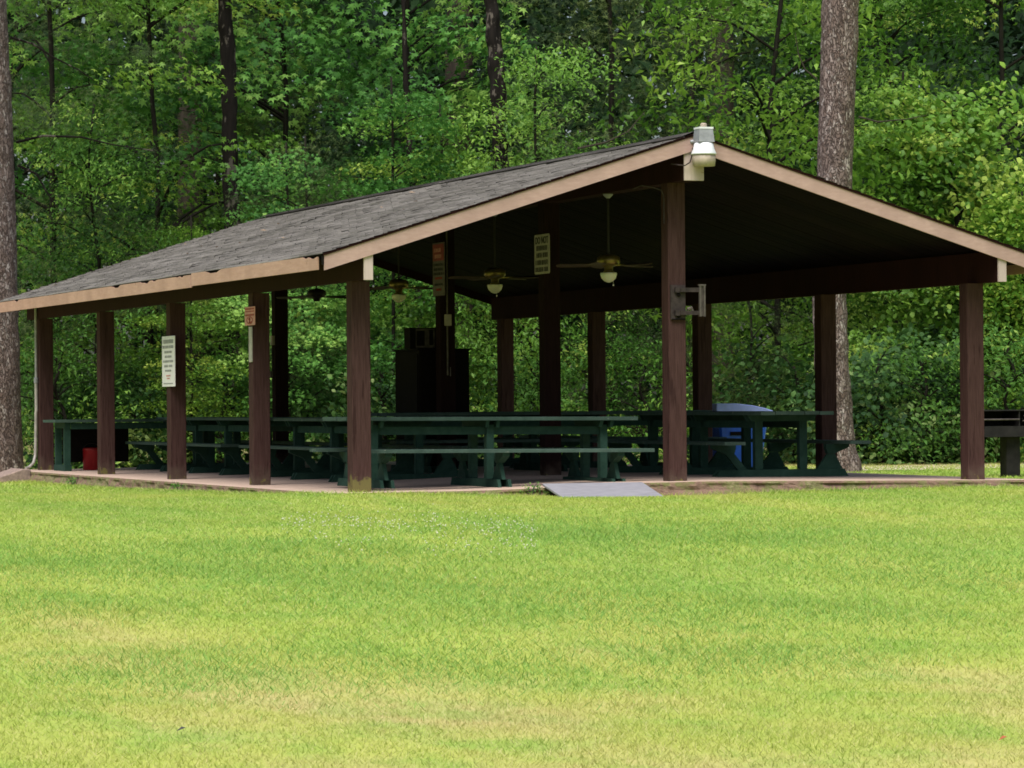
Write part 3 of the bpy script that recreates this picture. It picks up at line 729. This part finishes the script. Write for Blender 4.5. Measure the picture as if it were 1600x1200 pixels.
MB().box((-.05, -.365, .60), (.30, .016, .05)).obj('grip_recess', M['dark'], t)
for s in (-1, 1): MB().tube([(.25*s-.02, .3, .09), (.25*s+.02, .3, .09)], .09, 14).obj('wheel', M['ink'], t)

# charcoal grill to the right
t = empty('charcoal_grill', (10.42, 5.2, float(g(10.4, 5.2)))); tag(t, 'black steel park grill on a thick pedestal beside the right corner post', 'grill')
MB().box((-.02, 0, .26), (.20, .20, .54)).obj('pedestal', M['blacksteel'], t, bevel=.01)
MB().box((-.02, 0, .535), (1.0, .46, .02)).obj('firebox_floor', M['blacksteel'], t)
MB().box((-.02, -.24, .60), (1.02, .012, .14)).obj('front_plate', M['blacksteel'], t)
MB().box((-.02, .24, .70), (1.02, .012, .34)).obj('rear_plate', M['blacksteel'], t)
for sx_ in (-.535, .0, .495): MB().prism([(-.235, .545), (.235, .545), (.235, .865), (-.235, .865)], sx_-.008, sx_+.008, 'x').obj('side_plate', M['blacksteel'], t)
MB().tube([(-.53, -.25, .755), (-.01, -.25, .755)], .011, 6).tube([(.04, -.25, .735), (.49, -.25, .735)], .011, 6).obj('front_bar', M['rust'], t)
m_ = MB()
for q in range(17): m_.tube([(-.50+q*.062, -.22, .765), (-.50+q*.062, .22, .765)], .006, 5)
m_.obj('grate', M['blacksteel'], t)
MB().box((-.02, 0, .873), (1.04, .50, .014)).obj('top_shelf', M['blacksteel'], t)
MB().tube([(.06, -.255, .80), (.09, -.29, .80), (.12, -.255, .70)], .012, 6).tube([(.06, -.26, .66), (.14, -.28, .62)], .014, 6).obj('crank_handle', M['rust'], t)

# ------------------------------------------------------------------ trees
D0 = Vector((math.sin(YAW), math.cos(YAW), 0)); R0 = Vector((math.cos(YAW), -math.sin(YAW), 0))
def gp(px, d):
    """ground point under photograph column px at distance d from the viewpoint (worked out once, used as a plain location)"""
    q = Vector((CAM.x, CAM.y, 0)) + D0*d + R0*((px-800)/FPX*d)
    return Vector((q.x, q.y, float(g(q.x, q.y))))
def hz(py, px, d): return CAM.z - (py-631.5+.00785*(px-800))*d/FPX
T_STAR = []
ang = [270, 243, 205, 180, 155, 122, 90, 58, 25, 0, -25, -63]; rad = [.22, .5, .80, .42, .95, .40, 1.05, .40, .95, .42, .80, .5]
T_STAR = [(0, 0, .10)] + [(r*math.cos(R(a)), r*math.sin(R(a)), -.28*r*r if r > .6 else 0) for a, r in zip(ang, rad)]
T_STAR_F = [(0, i+1, (i+1) % 12+1) for i in range(12)]
T_OVAL = [(0, -1, -.12), (-.42, -.1, .16), (0, 0, 0), (.42, -.1, .16), (0, 1.0, -.22)]
T_OVAL_F = [(0, 2, 1), (0, 3, 2), (1, 2, 4), (2, 3, 4)]
T_ROUND = [(0, -.9, 0), (-.7, -.2, .12), (-.55, .5, .05), (0, 1.0, -.2), (.55, .5, .05), (.7, -.2, .12)]
T_ROUND_F = [(0, 5, 1), (1, 5, 4), (1, 4, 2), (2, 4, 3)]
T_NEED = []; T_NEED_F = []
_r = random.Random(3)
for k in range(9):
    a = _r.uniform(0, 6.28); e = _r.uniform(-.5, 1.2); dx, dy, dz = math.cos(a)*math.cos(e), math.sin(a)*math.cos(e), math.sin(e)
    n0 = len(T_NEED); T_NEED += [(-.045*dy, .045*dx, 0), (.045*dy, -.045*dx, 0), (dx, dy, dz*.8-.15)]; T_NEED_F.append((n0, n0+1, n0+2))
TPL = {'star': (T_STAR, T_STAR_F), 'oval': (T_OVAL, T_OVAL_F), 'round': (T_ROUND, T_ROUND_F), 'needle': (T_NEED, T_NEED_F)}
FRONT = -np.array(D0)
def leaves(name, C, size, tone, shape, mat, nb=(1.0, .5, .6), parent=None, loc=(0, 0, 0)):
    """one mesh of leaf shapes at centres C, facing up and out with scatter"""
    T, TF = TPL[shape]; T = np.array(T); TF = np.array(TF); n = len(C)
    nrm = nb[0]*np.array([0, 0, 1.0]) + nb[1]*FRONT + nb[2]*rng.normal(size=(n, 3)); nrm /= np.linalg.norm(nrm, axis=1)[:, None]
    h = rng.normal(size=(n, 3)) + np.array([0, 0, -1.2]); t = h - (h*nrm).sum(1)[:, None]*nrm; t /= np.linalg.norm(t, axis=1)[:, None]
    b = np.cross(nrm, t); s = size[:, None, None]
    V = C[:, None, :] + s*(T[None, :, 0:1]*b[:, None, :] + T[None, :, 1:2]*t[:, None, :] + T[None, :, 2:3]*nrm[:, None, :])
    F = (TF[None] + (np.arange(n)*len(T))[:, None, None]).reshape(-1, 3)
    return np_mesh(name, V.reshape(-1, 3), F, mat, np.repeat(np.clip(tone, 0, 1), len(TF)))
def spray_cloud(sprays, per, lsize, flat=.18, droop=.35, seed=0):
    """sprays: (x,y,z,radius,tone); returns leaf centres, sizes, tones"""
    rg = np.random.default_rng(seed); C = []; S = []; T = []
    for (x, y, z, r, tn) in sprays:
        n = max(6, int(per*r*r)); q = rg.random(n)**.55*r; a = rg.random(n)*6.283
        ex_ = 1+.35*math.cos(x*7+z*5)
        cz_ = z + rg.normal(size=n)*flat*r*.7 - rg.exponential(size=n)*flat*r*.8 - droop*(q/r)**2*r
        C.append(np.stack([x+q*np.cos(a)*ex_, y+q*np.sin(a), cz_], 1)); S.append(lsize*rg.uniform(.6, 1.25, n))
        T.append(tn + rg.normal(size=n)*.07 + .12*(q/r))
    return np.concatenate(C), np.concatenate(S), np.concatenate(T)
class Kind: pass
def crown(kind, seed, H0, H1, rad, nspray, per, lsize, shape, mat, flat=.18, droop=.35, rs=(.45, .95), tone=(.45, .2), prof=None):
    rg = random.Random(seed); sp = []
    for k in range(nspray):
        t = rg.random(); z = H0 + (H1-H0)*t
        pr = prof(t) if prof else (.55+.45*math.sin(math.pi*min(1, t*1.05)))
        rho = rad*pr*(.25+.75*math.sqrt(rg.random())); a = rg.random()*6.283
        sp.append((rho*math.cos(a), rho*math.sin(a), z, rg.uniform(*rs), rg.gauss(*tone)))
    C, S, T = spray_cloud(sp, per, lsize, flat, droop, seed)
    me = leaves('crown', C, S, T, shape, mat)
    return me, sp
def trunk_mesh(H, r0, r1, sp, seed, mat, lean=(0, 0), nlimb=26, wig=.25, n=12):
    rg = random.Random(seed); m = MB(); pts = []; rr = []
    for k in range(15):
        t = k/14; pts.append(Vector((lean[0]*t+wig*mnoise.noise(Vector((t*3, seed, 0)))*t*2, lean[1]*t+wig*mnoise.noise(Vector((t*3, seed, 9)))*t*2, -.3+(H+.3)*t)))
        rr.append((r0+(r1-r0)*t)*(1+.35*math.exp(-t*28)))
    m.tube(pts, rr, n)
    def at(z):
        t = min(1, max(0, (z+.3)/(H+.3)))*14; i_ = min(13, int(t)); return pts[i_].lerp(pts[i_+1], t-i_)
    if sp:
        ch = rg.sample(sp, min(nlimb, len(sp)))
        for (x, y, z, r, _) in ch:
            d = math.hypot(x, y); zb = max(.6, z-.25*d-.2); a = at(zb); e = Vector((x, y, z-.05))
            mid = a.lerp(e, .5)+Vector((rg.uniform(-.15, .15), rg.uniform(-.15, .15), .12*d)); rb = min(.05, .012+.010*d)
            m.tube([a, a.lerp(mid, .6)+Vector((0, 0, .03)), mid, mid.lerp(e, .6), e], [rb, rb*.8, rb*.6, rb*.4, .006], 5, False)
    return m.mesh('trunk', mat, True)
TREES = []
KIND = {}
def defkind(key, **kw):
    bark = kw.pop('bark'); H = kw.pop('H'); r0 = kw.pop('r0'); wig = kw.pop('wig', .25); nl = kw.pop('nlimb', 26)
    me, sp = crown(key, **kw); KIND[key] = (me, trunk_mesh(H, r0, .03, sp, kw['seed'], bark, wig=wig, nlimb=nl))
defkind('sweetgum_a', seed=11, H0=.9, H1=10.5, rad=2.3, nspray=58, per=160, lsize=0.098, shape='star', mat=L_star, rs=(.6, 1.25), droop=0.45, bark=M['bark3'], H=10.5, r0=0.07, tone=(.45, .24))
defkind('sweetgum_b', seed=12, H0=1.2, H1=10.8, rad=2.0, nspray=50, per=170, lsize=0.095, shape='star', mat=L_star, rs=(.6, 1.2), droop=0.45, bark=M['bark3'], H=10.8, r0=0.06, tone=(.55, .24))
defkind('maple', seed=13, H0=1.0, H1=10.0, rad=2.6, nspray=66, per=150, lsize=0.072, shape='star', mat=L_yel, flat=.10, droop=.22, bark=M['bark3'], H=10, r0=0.06, tone=(.45, .25), rs=(.7, 1.4))
defkind('oak', seed=14, H0=.8, H1=10.5, rad=2.3, nspray=64, per=247, lsize=0.078, shape='oval', mat=L_yel, rs=(.55, 1.15), droop=0.5, bark=M['bark3'], H=10.5, r0=0.06, tone=(.42, .25), flat=.25)
defkind('holly', seed=15, H0=.7, H1=9.8, rad=2.2, nspray=66, per=247, lsize=0.076, shape='oval', mat=L_oval, rs=(.5, 1.1), droop=0.5, bark=M['bark3'], H=9.8, r0=0.06, tone=(.36, .25), flat=.25)
defkind('hemlock', seed=16, H0=.7, H1=10.2, rad=2.4, nspray=110, per=200, lsize=.085, shape='needle', mat=L_needle, bark=M['bark3'], H=10.2, r0=0.07, tone=(.5, .2), flat=.10, droop=.5, rs=(.6, 1.25))
defkind('pine_sapling', seed=17, H0=.7, H1=10.2, rad=2.3, nspray=120, per=230, lsize=.095, shape='needle', mat=L_needle, bark=M['bark3'], H=10.2, r0=0.07, tone=(.6, .2), flat=.3, droop=.1, rs=(.35, .75))
vprof = lambda t: .9-.45*t
defkind('vine', seed=18, H0=.2, H1=6.4, rad=1.75, nspray=80, per=315, lsize=0.067, shape='round', mat=L_yel, bark=M['bark3'], H=6.2, r0=.12, tone=(.62, .26), flat=.35, droop=.5, rs=(.5, .95), prof=vprof)
bprof = lambda t: 1-.55*t*t
defkind('bush_a', seed=19, H0=.15, H1=2.3, rad=1.35, nspray=46, per=225, lsize=0.061, shape='round', mat=L_dark, bark=M['bark3'], H=1.8, r0=.04, tone=(.42, .34), flat=.3, rs=(.4, .8), prof=bprof, nlimb=14)
defkind('bush_b', seed=20, H0=.15, H1=2.6, rad=1.25, nspray=46, per=172, lsize=0.063, shape='oval', mat=L_oval, bark=M['bark3'], H=2.0, r0=.04, tone=(.42, .34), flat=.3, rs=(.4, .8), prof=bprof, nlimb=14)
def plant_tree(key, px, d, name, label, cat, sc=1.0, rz=0.0, group=None, zs=1.0):
    me, tk = KIND[key]; p = gp(px, d); t = empty(name, p, rz); t.scale = (sc, sc, sc*zs)
    tag(t, label, cat, group)
    link('crown', me, t); link('trunk', tk, t); return t
GW = 'trees along the wood edge behind the pavilion'
# key, px, distance, rotation deg, label
row = [
 ('hemlock', 85, 62.5, 10, 1, 'fine-needled dark conifer with bare drooping boughs right of the left pine', 'hemlock_tree', 'conifer'),
 ('maple', 240, 63.5, 80, 1, 'maple sapling with flat yellow-green sprays near the far left end of the roof', 'maple_tree', 'tree'),
 ('hemlock', 345, 68, 200, 1, 'dusky conifer behind the dark blotched trunk left of the roof ridge', 'hemlock_tree', 'conifer'),
 ('sweetgum_a', 450, 65.5, 30, 1, 'star-leaved tree with deep green crown above the left half of the roof', 'sweetgum_tree', 'tree'),
 ('sweetgum_b', 615, 61.0, 140, .60, 'smaller star-leaved tree with bright leaf clusters above the middle of the left slope', 'sweetgum_tree', 'tree'),
 ('sweetgum_a', 640, 68, 260, 1.05, 'tall star-leaved tree behind the brighter small one above the roof', 'sweetgum_tree', 'tree'),
 ('sweetgum_b', 450, 60.8, 20, .50, 'small star-leaved tree just above the left end of the ridge', 'sweetgum_tree', 'tree'),
 ('hemlock', 480, 62.0, 310, .55, 'short dusky needle tree seen between the left posts and the corner post', 'hemlock_tree', 'conifer'),
 ('maple', 690, 62.5, 250, .62, 'lighter maple seen between the corner post and the cabinet', 'maple_tree', 'tree'),
 ('oak', 842, 60.6, 20, .66, 'small-leaved oak whose round crown rises over the right end of the left slope', 'oak_tree', 'tree'),
 ('pine_sapling', 960, 65, 60, 1, 'young pine with soft needle tufts left of the gable peak', 'pine_tree', 'pine tree'),
 ('pine_sapling', 1085, 67.5, 200, 1, 'second young pine, partly behind the yard light at the gable peak', 'pine_tree', 'pine tree'),
 ('holly', 935, 60.6, 100, .55, 'glossy small-leaved tree filling the gap left of the centre front post', 'holly_tree', 'tree'),
 ('oak', 1215, 62.5, 170, 1, 'yellow-green oak just left of the tall leaning pine', 'oak_tree', 'tree'),
 ('hemlock', 1170, 60.2, 120, .42, 'low conifer with pale drooping sprays above the blue bin', 'hemlock_tree', 'conifer'),
 ('holly', 1400, 66.5, 220, 1, 'dark small-leaved tree right of the tall leaning pine', 'holly_tree', 'tree'),
 ('maple', 1415, 62.0, 330, .66, 'lighter maple in front of the dark small-leaved tree at the right', 'maple_tree', 'tree'),
 ('maple', 1570, 65, 300, 1.05, 'bright yellow-green maple in the upper right of the wood', 'maple_tree', 'tree'),
 ('maple', 1310, 67.5, 45, 1, 'maple sapling behind the tall leaning pine', 'maple_tree', 'tree'),
 ('holly', 150, 61.0, 300, .62, 'bushy small-leaved tree seen between the two farthest left posts', 'holly_tree', 'tree'),
 ('maple', 300, 60.6, 200, .42, 'low maple with pale flat sprays seen beside the rules sign', 'maple_tree', 'tree'),
 ('sweetgum_a', 20, 67, 200, 1, 'star-leaved tree behind the left pine trunk', 'sweetgum_tree', 'tree'),
]
for (key, px, d, rz, sc, lb, nm, cat) in row:
    plant_tree(key, px, d, nm, lb, cat, sc, R(rz), GW)
plant_tree('vine', 1500, 61.5, 'vine_covered_tree', 'column of yellow-green vines swallowing a dead tree at the right', 'vine tree', 1.0, R(40))
plant_tree('vine', 1600, 60.5, 'vine_covered_tree', 'lower vine mound right of the taller vine column', 'vine tree', .72, R(160))
GB = 'bushes along the foot of the wood'
bush = [('bush_a', 1375, 59.5, 0, .95, 'dark round-leaved bush between the leaning pine and right corner post'),
        ('bush_b', 1440, 58.8, 90, .8, 'small bush with pale leaves just left of the right corner post'),
        ('bush_a', 1480, 60.5, 150, 1.0, 'tall dark bush directly behind the right corner post'),
        ('bush_b', 1570, 59.0, 30, .9, 'mid green bush behind the charcoal grill'),
        ('bush_a', 1240, 60.2, 210, .9, 'dark bush between the blue bin and the leaning pine'),
        ('bush_b', 1010, 60.0, 250, .8, 'leafy bush seen left of the centre front post'),
        ('bush_b', 830, 60.0, 10, .8, 'low bush seen between the cabinet and the ridge post'),
        ('bush_a', 600, 60.5, 70, .9, 'low bush seen right of the mossy corner post'),
        ('bush_b', 350, 60.5, 130, .8, 'low bush seen between the rules sign and the next post'),
        ('bush_a', 210, 60.5, 190, .8, 'low bush seen left of the white rules sign'),
        ('bush_b', 95, 59.8, 280, .9, 'low bush right of the left pine trunk'),]
for (key, px, d, rz, sc, lb) in bush: plant_tree(key, px, d, 'leafy_bush', lb, 'bush', sc, R(rz), GB)
# plain trunks that show
def big_trunk(name, pts, rads, mat, label, cat, n=40, amp=.012, vs_=0):
    m = MB(); P_ = [Vector(p) for p in pts]; b0 = P_[0].copy()
    # resample
    Q = []; RR = []
    for k in range(len(P_)-1):
        for q in range(16): t = q/16; Q.append(P_[k].lerp(P_[k+1], t)-b0); RR.append(rads[k]+(rads[k+1]-rads[k])*t)
    Q.append(P_[-1]-b0); RR.append(rads[-1]); m.tube(Q, RR, n)
    for q, v in enumerate(m.v):
        v = Vector(v); k = min(len(Q)-1, q//n); d = (v-Q[k]); l = d.length
        m.v[q] = tuple(v + d.normalized()*(mnoise.noise(v*4)*amp*1.6+mnoise.noise(Vector((v.x*11, v.y*11, v.z*3)))*amp))
    t = empty(name, b0); tag(t, label, cat); m.obj('trunk', mat, t, smooth=True); return t
def wp(px, py, d): 
    q = gp(px, d); return (q.x, q.y, hz(py, px, d))
dR = 52.6
tp = big_trunk('pine_tree', [wp(1314, 762, dR), wp(1311, 735, dR), wp(1307, 700, dR), wp(1301, 600, dR), wp(1297, 470, dR), wp(1306, 280, dR), wp(1316, 60, dR), wp(1324, -150, dR), wp(1330, -700, dR), wp(1335, -1300, dR)],
          [.40, .315, .27, .25, .245, .255, .265, .26, .20, .10], M['pine'], 'tall leaning pine with plated pinkish bark behind the right slope', 'pine tree')
dL = 57.5
tl = big_trunk('pine_tree', [wp(-10, 765, dL), wp(-8, 738, dL), wp(-10, 680, dL), wp(-14, 450, dL), wp(-18, 200, dL), wp(-27, 0, dL), wp(-34, -250, dL), wp(-45, -1300, dL)],
          [.56, .46, .435, .43, .41, .41, .37, .12], M['pine'], 'thick pine trunk at the left edge behind the eave corner', 'pine tree')
def top_crown(parent, base, H, seed):
    sp = []
    rg = random.Random(seed)
    for k in range(90):
        a = rg.random()*6.28; t = rg.random(); rho = 3.2*(1-.6*t)*math.sqrt(rg.random()); sp.append((rho*math.cos(a), rho*math.sin(a), H+6*t, rg.uniform(.5, .9), rg.gauss(.5, .2)))
    C, S, T = spray_cloud(sp, 120, .16, .35, .1, seed)
    link('crown', leaves('crown', C, S, T, 'needle', L_needle), parent)
top_crown(tp, None, 12.5, 5); top_crown(tl, None, 13.5, 6)
big_trunk('hardwood_tree', [wp(355, 745, 63.0), wp(362, 640, 63.0), wp(368, 480, 63.0), wp(364, 330, 63.0), wp(360, 90, 63.0), wp(352, -40, 63.0), wp(345, -400, 63.0)], [.22, .16, .14, .14, .13, .11, .04], M['bark1'], 'dark blotched trunk left of the roof ridge end', 'tree', 20, .02)
big_trunk('hardwood_tree', [wp(792, 740, 61.8), wp(790, 480, 61.8), wp(785, 250, 61.8), wp(781, 120, 61.8), wp(776, 60, 61.8), wp(770, -20, 61.8), wp(766, -300, 61.8)], [.17, .145, .14, .135, .125, .11, .04], M['bark1'], 'black blotched trunk rising above the middle of the roof', 'tree', 20, .02)
big_trunk('hardwood_tree', [wp(655, 745, 63.5), wp(655, 600, 63.5), wp(653, 480, 63.5), wp(650, 300, 63.5), wp(640, 200, 63.5), wp(632, -100, 63.5)], [.11, .09, .085, .07, .05, .03], M['bark1'], 'slim dark trunk seen above the cabinet', 'tree', 14, .012)
big_trunk('pine_tree', [wp(296, 745, 70), wp(300, 400, 70), wp(302, 90, 70), wp(304, -60, 70), wp(306, -500, 70)], [.30, .26, .24, .22, .1], M['bark2'], 'distant grey pine trunk above the left end of the roof', 'pine tree', 20, .02)
big_trunk('pine_tree', [wp(712, 745, 72), wp(716, 300, 72), wp(722, 60, 72), wp(726, -60, 72), wp(730, -500, 72)], [.36, .30, .27, .25, .1], M['bark2'], 'distant grey pine trunk left of the black blotched trunk', 'pine tree', 20, .02)
big_trunk('pine_tree', [wp(1120, 745, 74), wp(1128, 300, 74), wp(1132, -60, 74), wp(1136, -500, 74)], [.32, .28, .25, .1], M['bark2'], 'distant grey pine trunk just right of the gable peak', 'pine tree', 20, .02)
# dead bough fork above the ridge and bare boughs at the left
def bough(pts, r, label):
    tag(MB().tube([Vector(wp(*p)) for p in pts], list(np.linspace(r, r*.35, len(pts))), 6).obj('bare_branch', M['bark2']), label, 'branch')
bough([(905, 232, 60), (950, 222, 60), (985, 205, 60), (1010, 175, 60)], .018, 'bare forked twig above the roof left of the peak')
bough([(1280, 123, 59.5), (1262, 108, 59.5), (1252, 85, 59.5), (1247, 50, 59.5)], .016, 'thin curved bare branch left of the leaning pine')
bough([(1345, 182, 59.5), (1375, 190, 59.5), (1420, 186, 59.5), (1450, 180, 59.5)], .016, 'thin bare branch crossing right of the leaning pine')
def bough_dark(pts, r, label):
    tag(MB().tube([Vector(wp(*p)) for p in pts], list(np.linspace(r, r*.3, len(pts))), 6).obj('bare_branch', M['bark1']), label, 'branch')
bough_dark([(20, 58, 59), (55, 68, 59), (85, 88, 59), (125, 108, 59), (150, 125, 59)], .022, 'uppermost dark bare bough right of the left pine')
bough_dark([(28, 222, 59), (70, 212, 59), (130, 214, 59), (180, 226, 59), (250, 236, 59)], .024, 'long dark bough arching right from the left pine')
bough_dark([(30, 258, 59), (60, 272, 59), (75, 300, 59), (92, 325, 59)], .024, 'lower dark bough dropping behind the roof at left')

# the rest of the wood, seen as one mass
fr = np.random.default_rng(21)
N = 150; sp = []
for k in range(1800):
    d = fr.uniform(70, 100); u = fr.uniform(-1, 1)*(.16*d+13); z = fr.uniform(.2, 1)**.8*17-.3
    q = Vector((CAM.x, CAM.y, 0))+D0*d+R0*u
    sp.append((q.x, q.y, z, fr.uniform(.9, 1.8), fr.normal(.2, .2)))
C, S, T = spray_cloud(sp, 27, .18, .25, .4, 5)
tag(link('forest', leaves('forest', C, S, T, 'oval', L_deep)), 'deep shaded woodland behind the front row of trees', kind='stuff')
sp = []
for k in range(2300):
    d = fr.uniform(98, 122); u = fr.uniform(-1, 1)*(.16*d+22); z = fr.uniform(0, 1)*21
    q = Vector((CAM.x, CAM.y, 0))+D0*d+R0*u
    sp.append((q.x, q.y, z, fr.uniform(1.8, 3.0), fr.normal(.15, .2)))
C, S, T = spray_cloud(sp, 7.5, .40, .3, .3, 6)
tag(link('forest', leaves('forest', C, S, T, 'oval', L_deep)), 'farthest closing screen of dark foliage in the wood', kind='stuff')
# leafy undergrowth and seedlings on the wood floor
sp = []
for k in range(620):
    d = fr.uniform(60.5, 70); u = fr.uniform(-1, 1)*(.16*d+5); q = Vector((CAM.x, CAM.y, 0))+D0*d+R0*u
    sp.append((q.x, q.y, float(g(q.x, q.y))+fr.uniform(.1, 1.1), fr.uniform(.3, .7), fr.normal(.25, .35)))
C, S, T = spray_cloud(sp, 130, .07, .4, .3, 7)
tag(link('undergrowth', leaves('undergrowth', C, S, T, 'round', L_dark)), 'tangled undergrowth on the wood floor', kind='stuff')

# ------------------------------------------------------------------ lawn grass
def grass_blades(N, dmin, dmax, bias, h, w, seed, ymax=None, keep=None):
    rg = np.random.default_rng(seed)
    d = dmin+(dmax-dmin)*rg.random(N)**bias; u = (rg.random(N)*2-1)*(.142*d+3.2)
    x = CAM.x+math.sin(YAW)*d+math.cos(YAW)*u; y = CAM.y+math.cos(YAW)*d-math.sin(YAW)*u
    ins = (x > SX0-.02) & (x < SX1+.02) & (y > SY0-.02) & (y < SY1+.02)
    ins |= (x > 1.92) & (x < 3.12) & (y > -1.17) & (y < SY0+.1)
    ok = ~ins
    if keep is not None: ok &= keep(x, y)
    x, y, d = x[ok], y[ok], d[ok]; n = len(x)
    # patches of longer grass
    lp = np.sin(x*1.1+2.1*np.sin(y*.6))*np.sin(y*1.4+1.3*np.sin(x*.7+1))
    H = h*rg.uniform(.5, 1.3, n)*(1+.25*np.clip(lp, 0, 1)); a = rg.random(n)*6.283; ln = rg.uniform(.4, 1.9, n)*H
    la = rg.random(n)*6.283; ww = w*rg.uniform(.7, 1.3, n)*(d/25)**.5
    z = g(x, y)-.004
    V = np.empty((n, 3, 3))
    V[:, 0] = np.stack([x-ww*np.cos(a), y-ww*np.sin(a), z], 1); V[:, 1] = np.stack([x+ww*np.cos(a), y+ww*np.sin(a), z], 1)
    V[:, 2] = np.stack([x+ln*np.cos(la), y+ln*np.sin(la), z+H], 1)
    return V.reshape(-1, 3), np.arange(3*n).reshape(-1, 3), rg.random(n)
V, F, T = grass_blades(1000000, 12.5, 46, .95, .026, .0036, 1)
tag(link('grass', np_mesh('grass', V, F, M['blade'], T)), 'short mown lawn grass, green with straw patches', kind='stuff')
# patches of longer, greener grass
def img_ground(px, py):
    ray = fw + r2*((px-800)/FPX) - u2*((py-600)/FPX); z = -.3
    for _ in range(8):
        tt = (z-CAM.z)/ray.z; q = CAM+ray*tt; z = float(g(q.x, q.y))
    return q.x, q.y
PAT = [(*img_ground(px, py), r) for (px, py, r) in ((720, 925, 1.5), (640, 915, 1.2), (860, 940, 1.4), (1040, 960, 1.2), (230, 870, 1.4), (90, 880, 1.5), (380, 850, 1.6), (480, 840, 1.4), (960, 830, 1.6), (1120, 835, 1.5), (1180, 950, .9), (1300, 960, .8), (330, 1050, .9), (700, 1040, 1.0), (1150, 1030, .8), (60, 960, .8), (1450, 905, 1.2))]
def near_patch(x, y):
    v = np.zeros_like(x)
    for (a, b, r) in PAT: v = np.maximum(v, np.exp(-((x-a)**2/(.9*r*r)+(y-b)**2/(1.8*r*r))))
    return rng.random(len(x)) < v*.7
V, F, T = grass_blades(520000, 14, 42, 1, .038, .0042, 12, keep=near_patch)
def green_blade():
    m = NT('green_blade', .6, .15); t = m.attr('tone'); c = m.ramp(t, [(0, (.15, .31, .062)), (1, (.25, .42, .09))]); m.col(c)
    tr = m.n('ShaderNodeBsdfTranslucent'); mx = m.n('ShaderNodeMixShader'); mx.inputs[0].default_value = .3
    m.l(c, tr.inputs[0]); m.l(m.b.outputs[0], mx.inputs[1]); m.l(tr.outputs[0], mx.inputs[2])
    m.l(mx.outputs[0], m.t.nodes['Material Output'].inputs[0]); return m.m
tag(link('grass_tufts', np_mesh('grass_tufts', V, F, green_blade(), T)), 'patches of longer greener grass in the lawn', kind='stuff')
# taller fringe along the slab
def fringe(x, y): return ((np.abs(y-SY0) < .32+.1*np.sin(x*3)) & (x > SX0-.3) & (x < SX1+.3) & (y < SY0)) | ((x < SX0) & (x > SX0-.35) & (y > SY0-.3) & (y < SY1))
V, F, T = grass_blades(380000, 36, 57, 1, .050, .0045, 2, keep=fringe)
tag(link('grass_fringe', np_mesh('grass_fringe', V, F, M['blade'], T)), 'longer unmown grass along the edge of the slab', kind='stuff')
# ground cover behind the slab at the right and left
V, F, T = grass_blades(120000, 45, 63, 1, .04, .0065, 3)
tag(link('rear_grass', np_mesh('rear_grass', V, F, M['blade'], T)), 'thin grass strip between slab and wood', kind='stuff')
# clover flowers
rg = np.random.default_rng(9); m_ = MB()
for k in range(420):
    px = 840-400*rg.random()**1.3; py = 848+rg.normal()*(4+9*rg.random())-.02*(700-px)
    ray = fw + r2*((px-800)/FPX) - u2*((py-600)/FPX); tt = (-.27-CAM.z)/ray.z; q = CAM+ray*tt
    x, y = q.x, q.y; z = float(g(x, y))+rg.uniform(.03, .055); r = rg.uniform(.0045, .0085)
    m_.add([(x-r, y, z), (x, y-r, z), (x+r, y, z), (x, y+r, z), (x, y, z+r*1.1), (x, y, z-r)], [(0,1,4),(1,2,4),(2,3,4),(3,0,4),(1,0,5),(2,1,5),(3,2,5),(0,3,5)])
tag(m_.obj('clover_flowers', M['clover']), 'patch of white clover flowers in the lawn', kind='stuff')
# weeds at the slab edge
def weed(x, y, s, label, seed):
    rg = random.Random(seed); t = empty('weed_plant', (x, y, float(g(x, y)))); tag(t, label, 'weed')
    m = MB(); sp = []
    for k in range(5):
        a = rg.random()*6.28; h = s*rg.uniform(.6, 1); e = (s*.4*math.cos(a), s*.4*math.sin(a), h); m.tube([(0, 0, -.02), (e[0]*.4, e[1]*.4, h*.6), e], [.004, .003, .002], 4); sp.append((e[0], e[1], h*.85, s*.32, rg.gauss(.5, .1)))
    C, S, T = spray_cloud(sp, 14/(s*.32)**2, s*.13, .5, .3, seed)
    link('foliage', leaves('foliage', C, S, T, 'oval', L_oval), t); m.obj('stem', M['green'], t)
weed(-.33-.22, 12.0, .17, 'weed at the foot of the second post from the far left', 31)
weed(1.78, -.52, .16, 'small weed left of the grey ramp', 32)
weed(-.60, 5.7, .14, 'spindly weed on the slab edge between the two middle left posts', 33)
weed(1.98, -.5, .09, 'tiny weed touching the ramp corner', 34)
def dryleaf(x, y, r, mat, label):
    z = float(g(x, y))+.03
    tag(MB().add([(x-r, y, z), (x-.3*r, y-.5*r, z+.01), (x+r, y+.1*r, z+.015), (x+.2*r, y+.5*r, z+.02)], [(0, 1, 2, 3)]).obj('fallen_leaf', mat), label, 'leaf')
for (px, py, r, mt, lb) in ((1567, 1167, .022, M['reddish'], 'reddish fallen leaf in the grass at the lower right'), (283, 1147, .024, M['ink'], 'dark fallen leaf in the grass at the lower left')):
    ray = fw + r2*((px-800)/FPX) - u2*((py-600)/FPX); tt = (-.58-CAM.z)/ray.z; q = CAM+ray*tt; dryleaf(q.x, q.y, r, mt, lb)
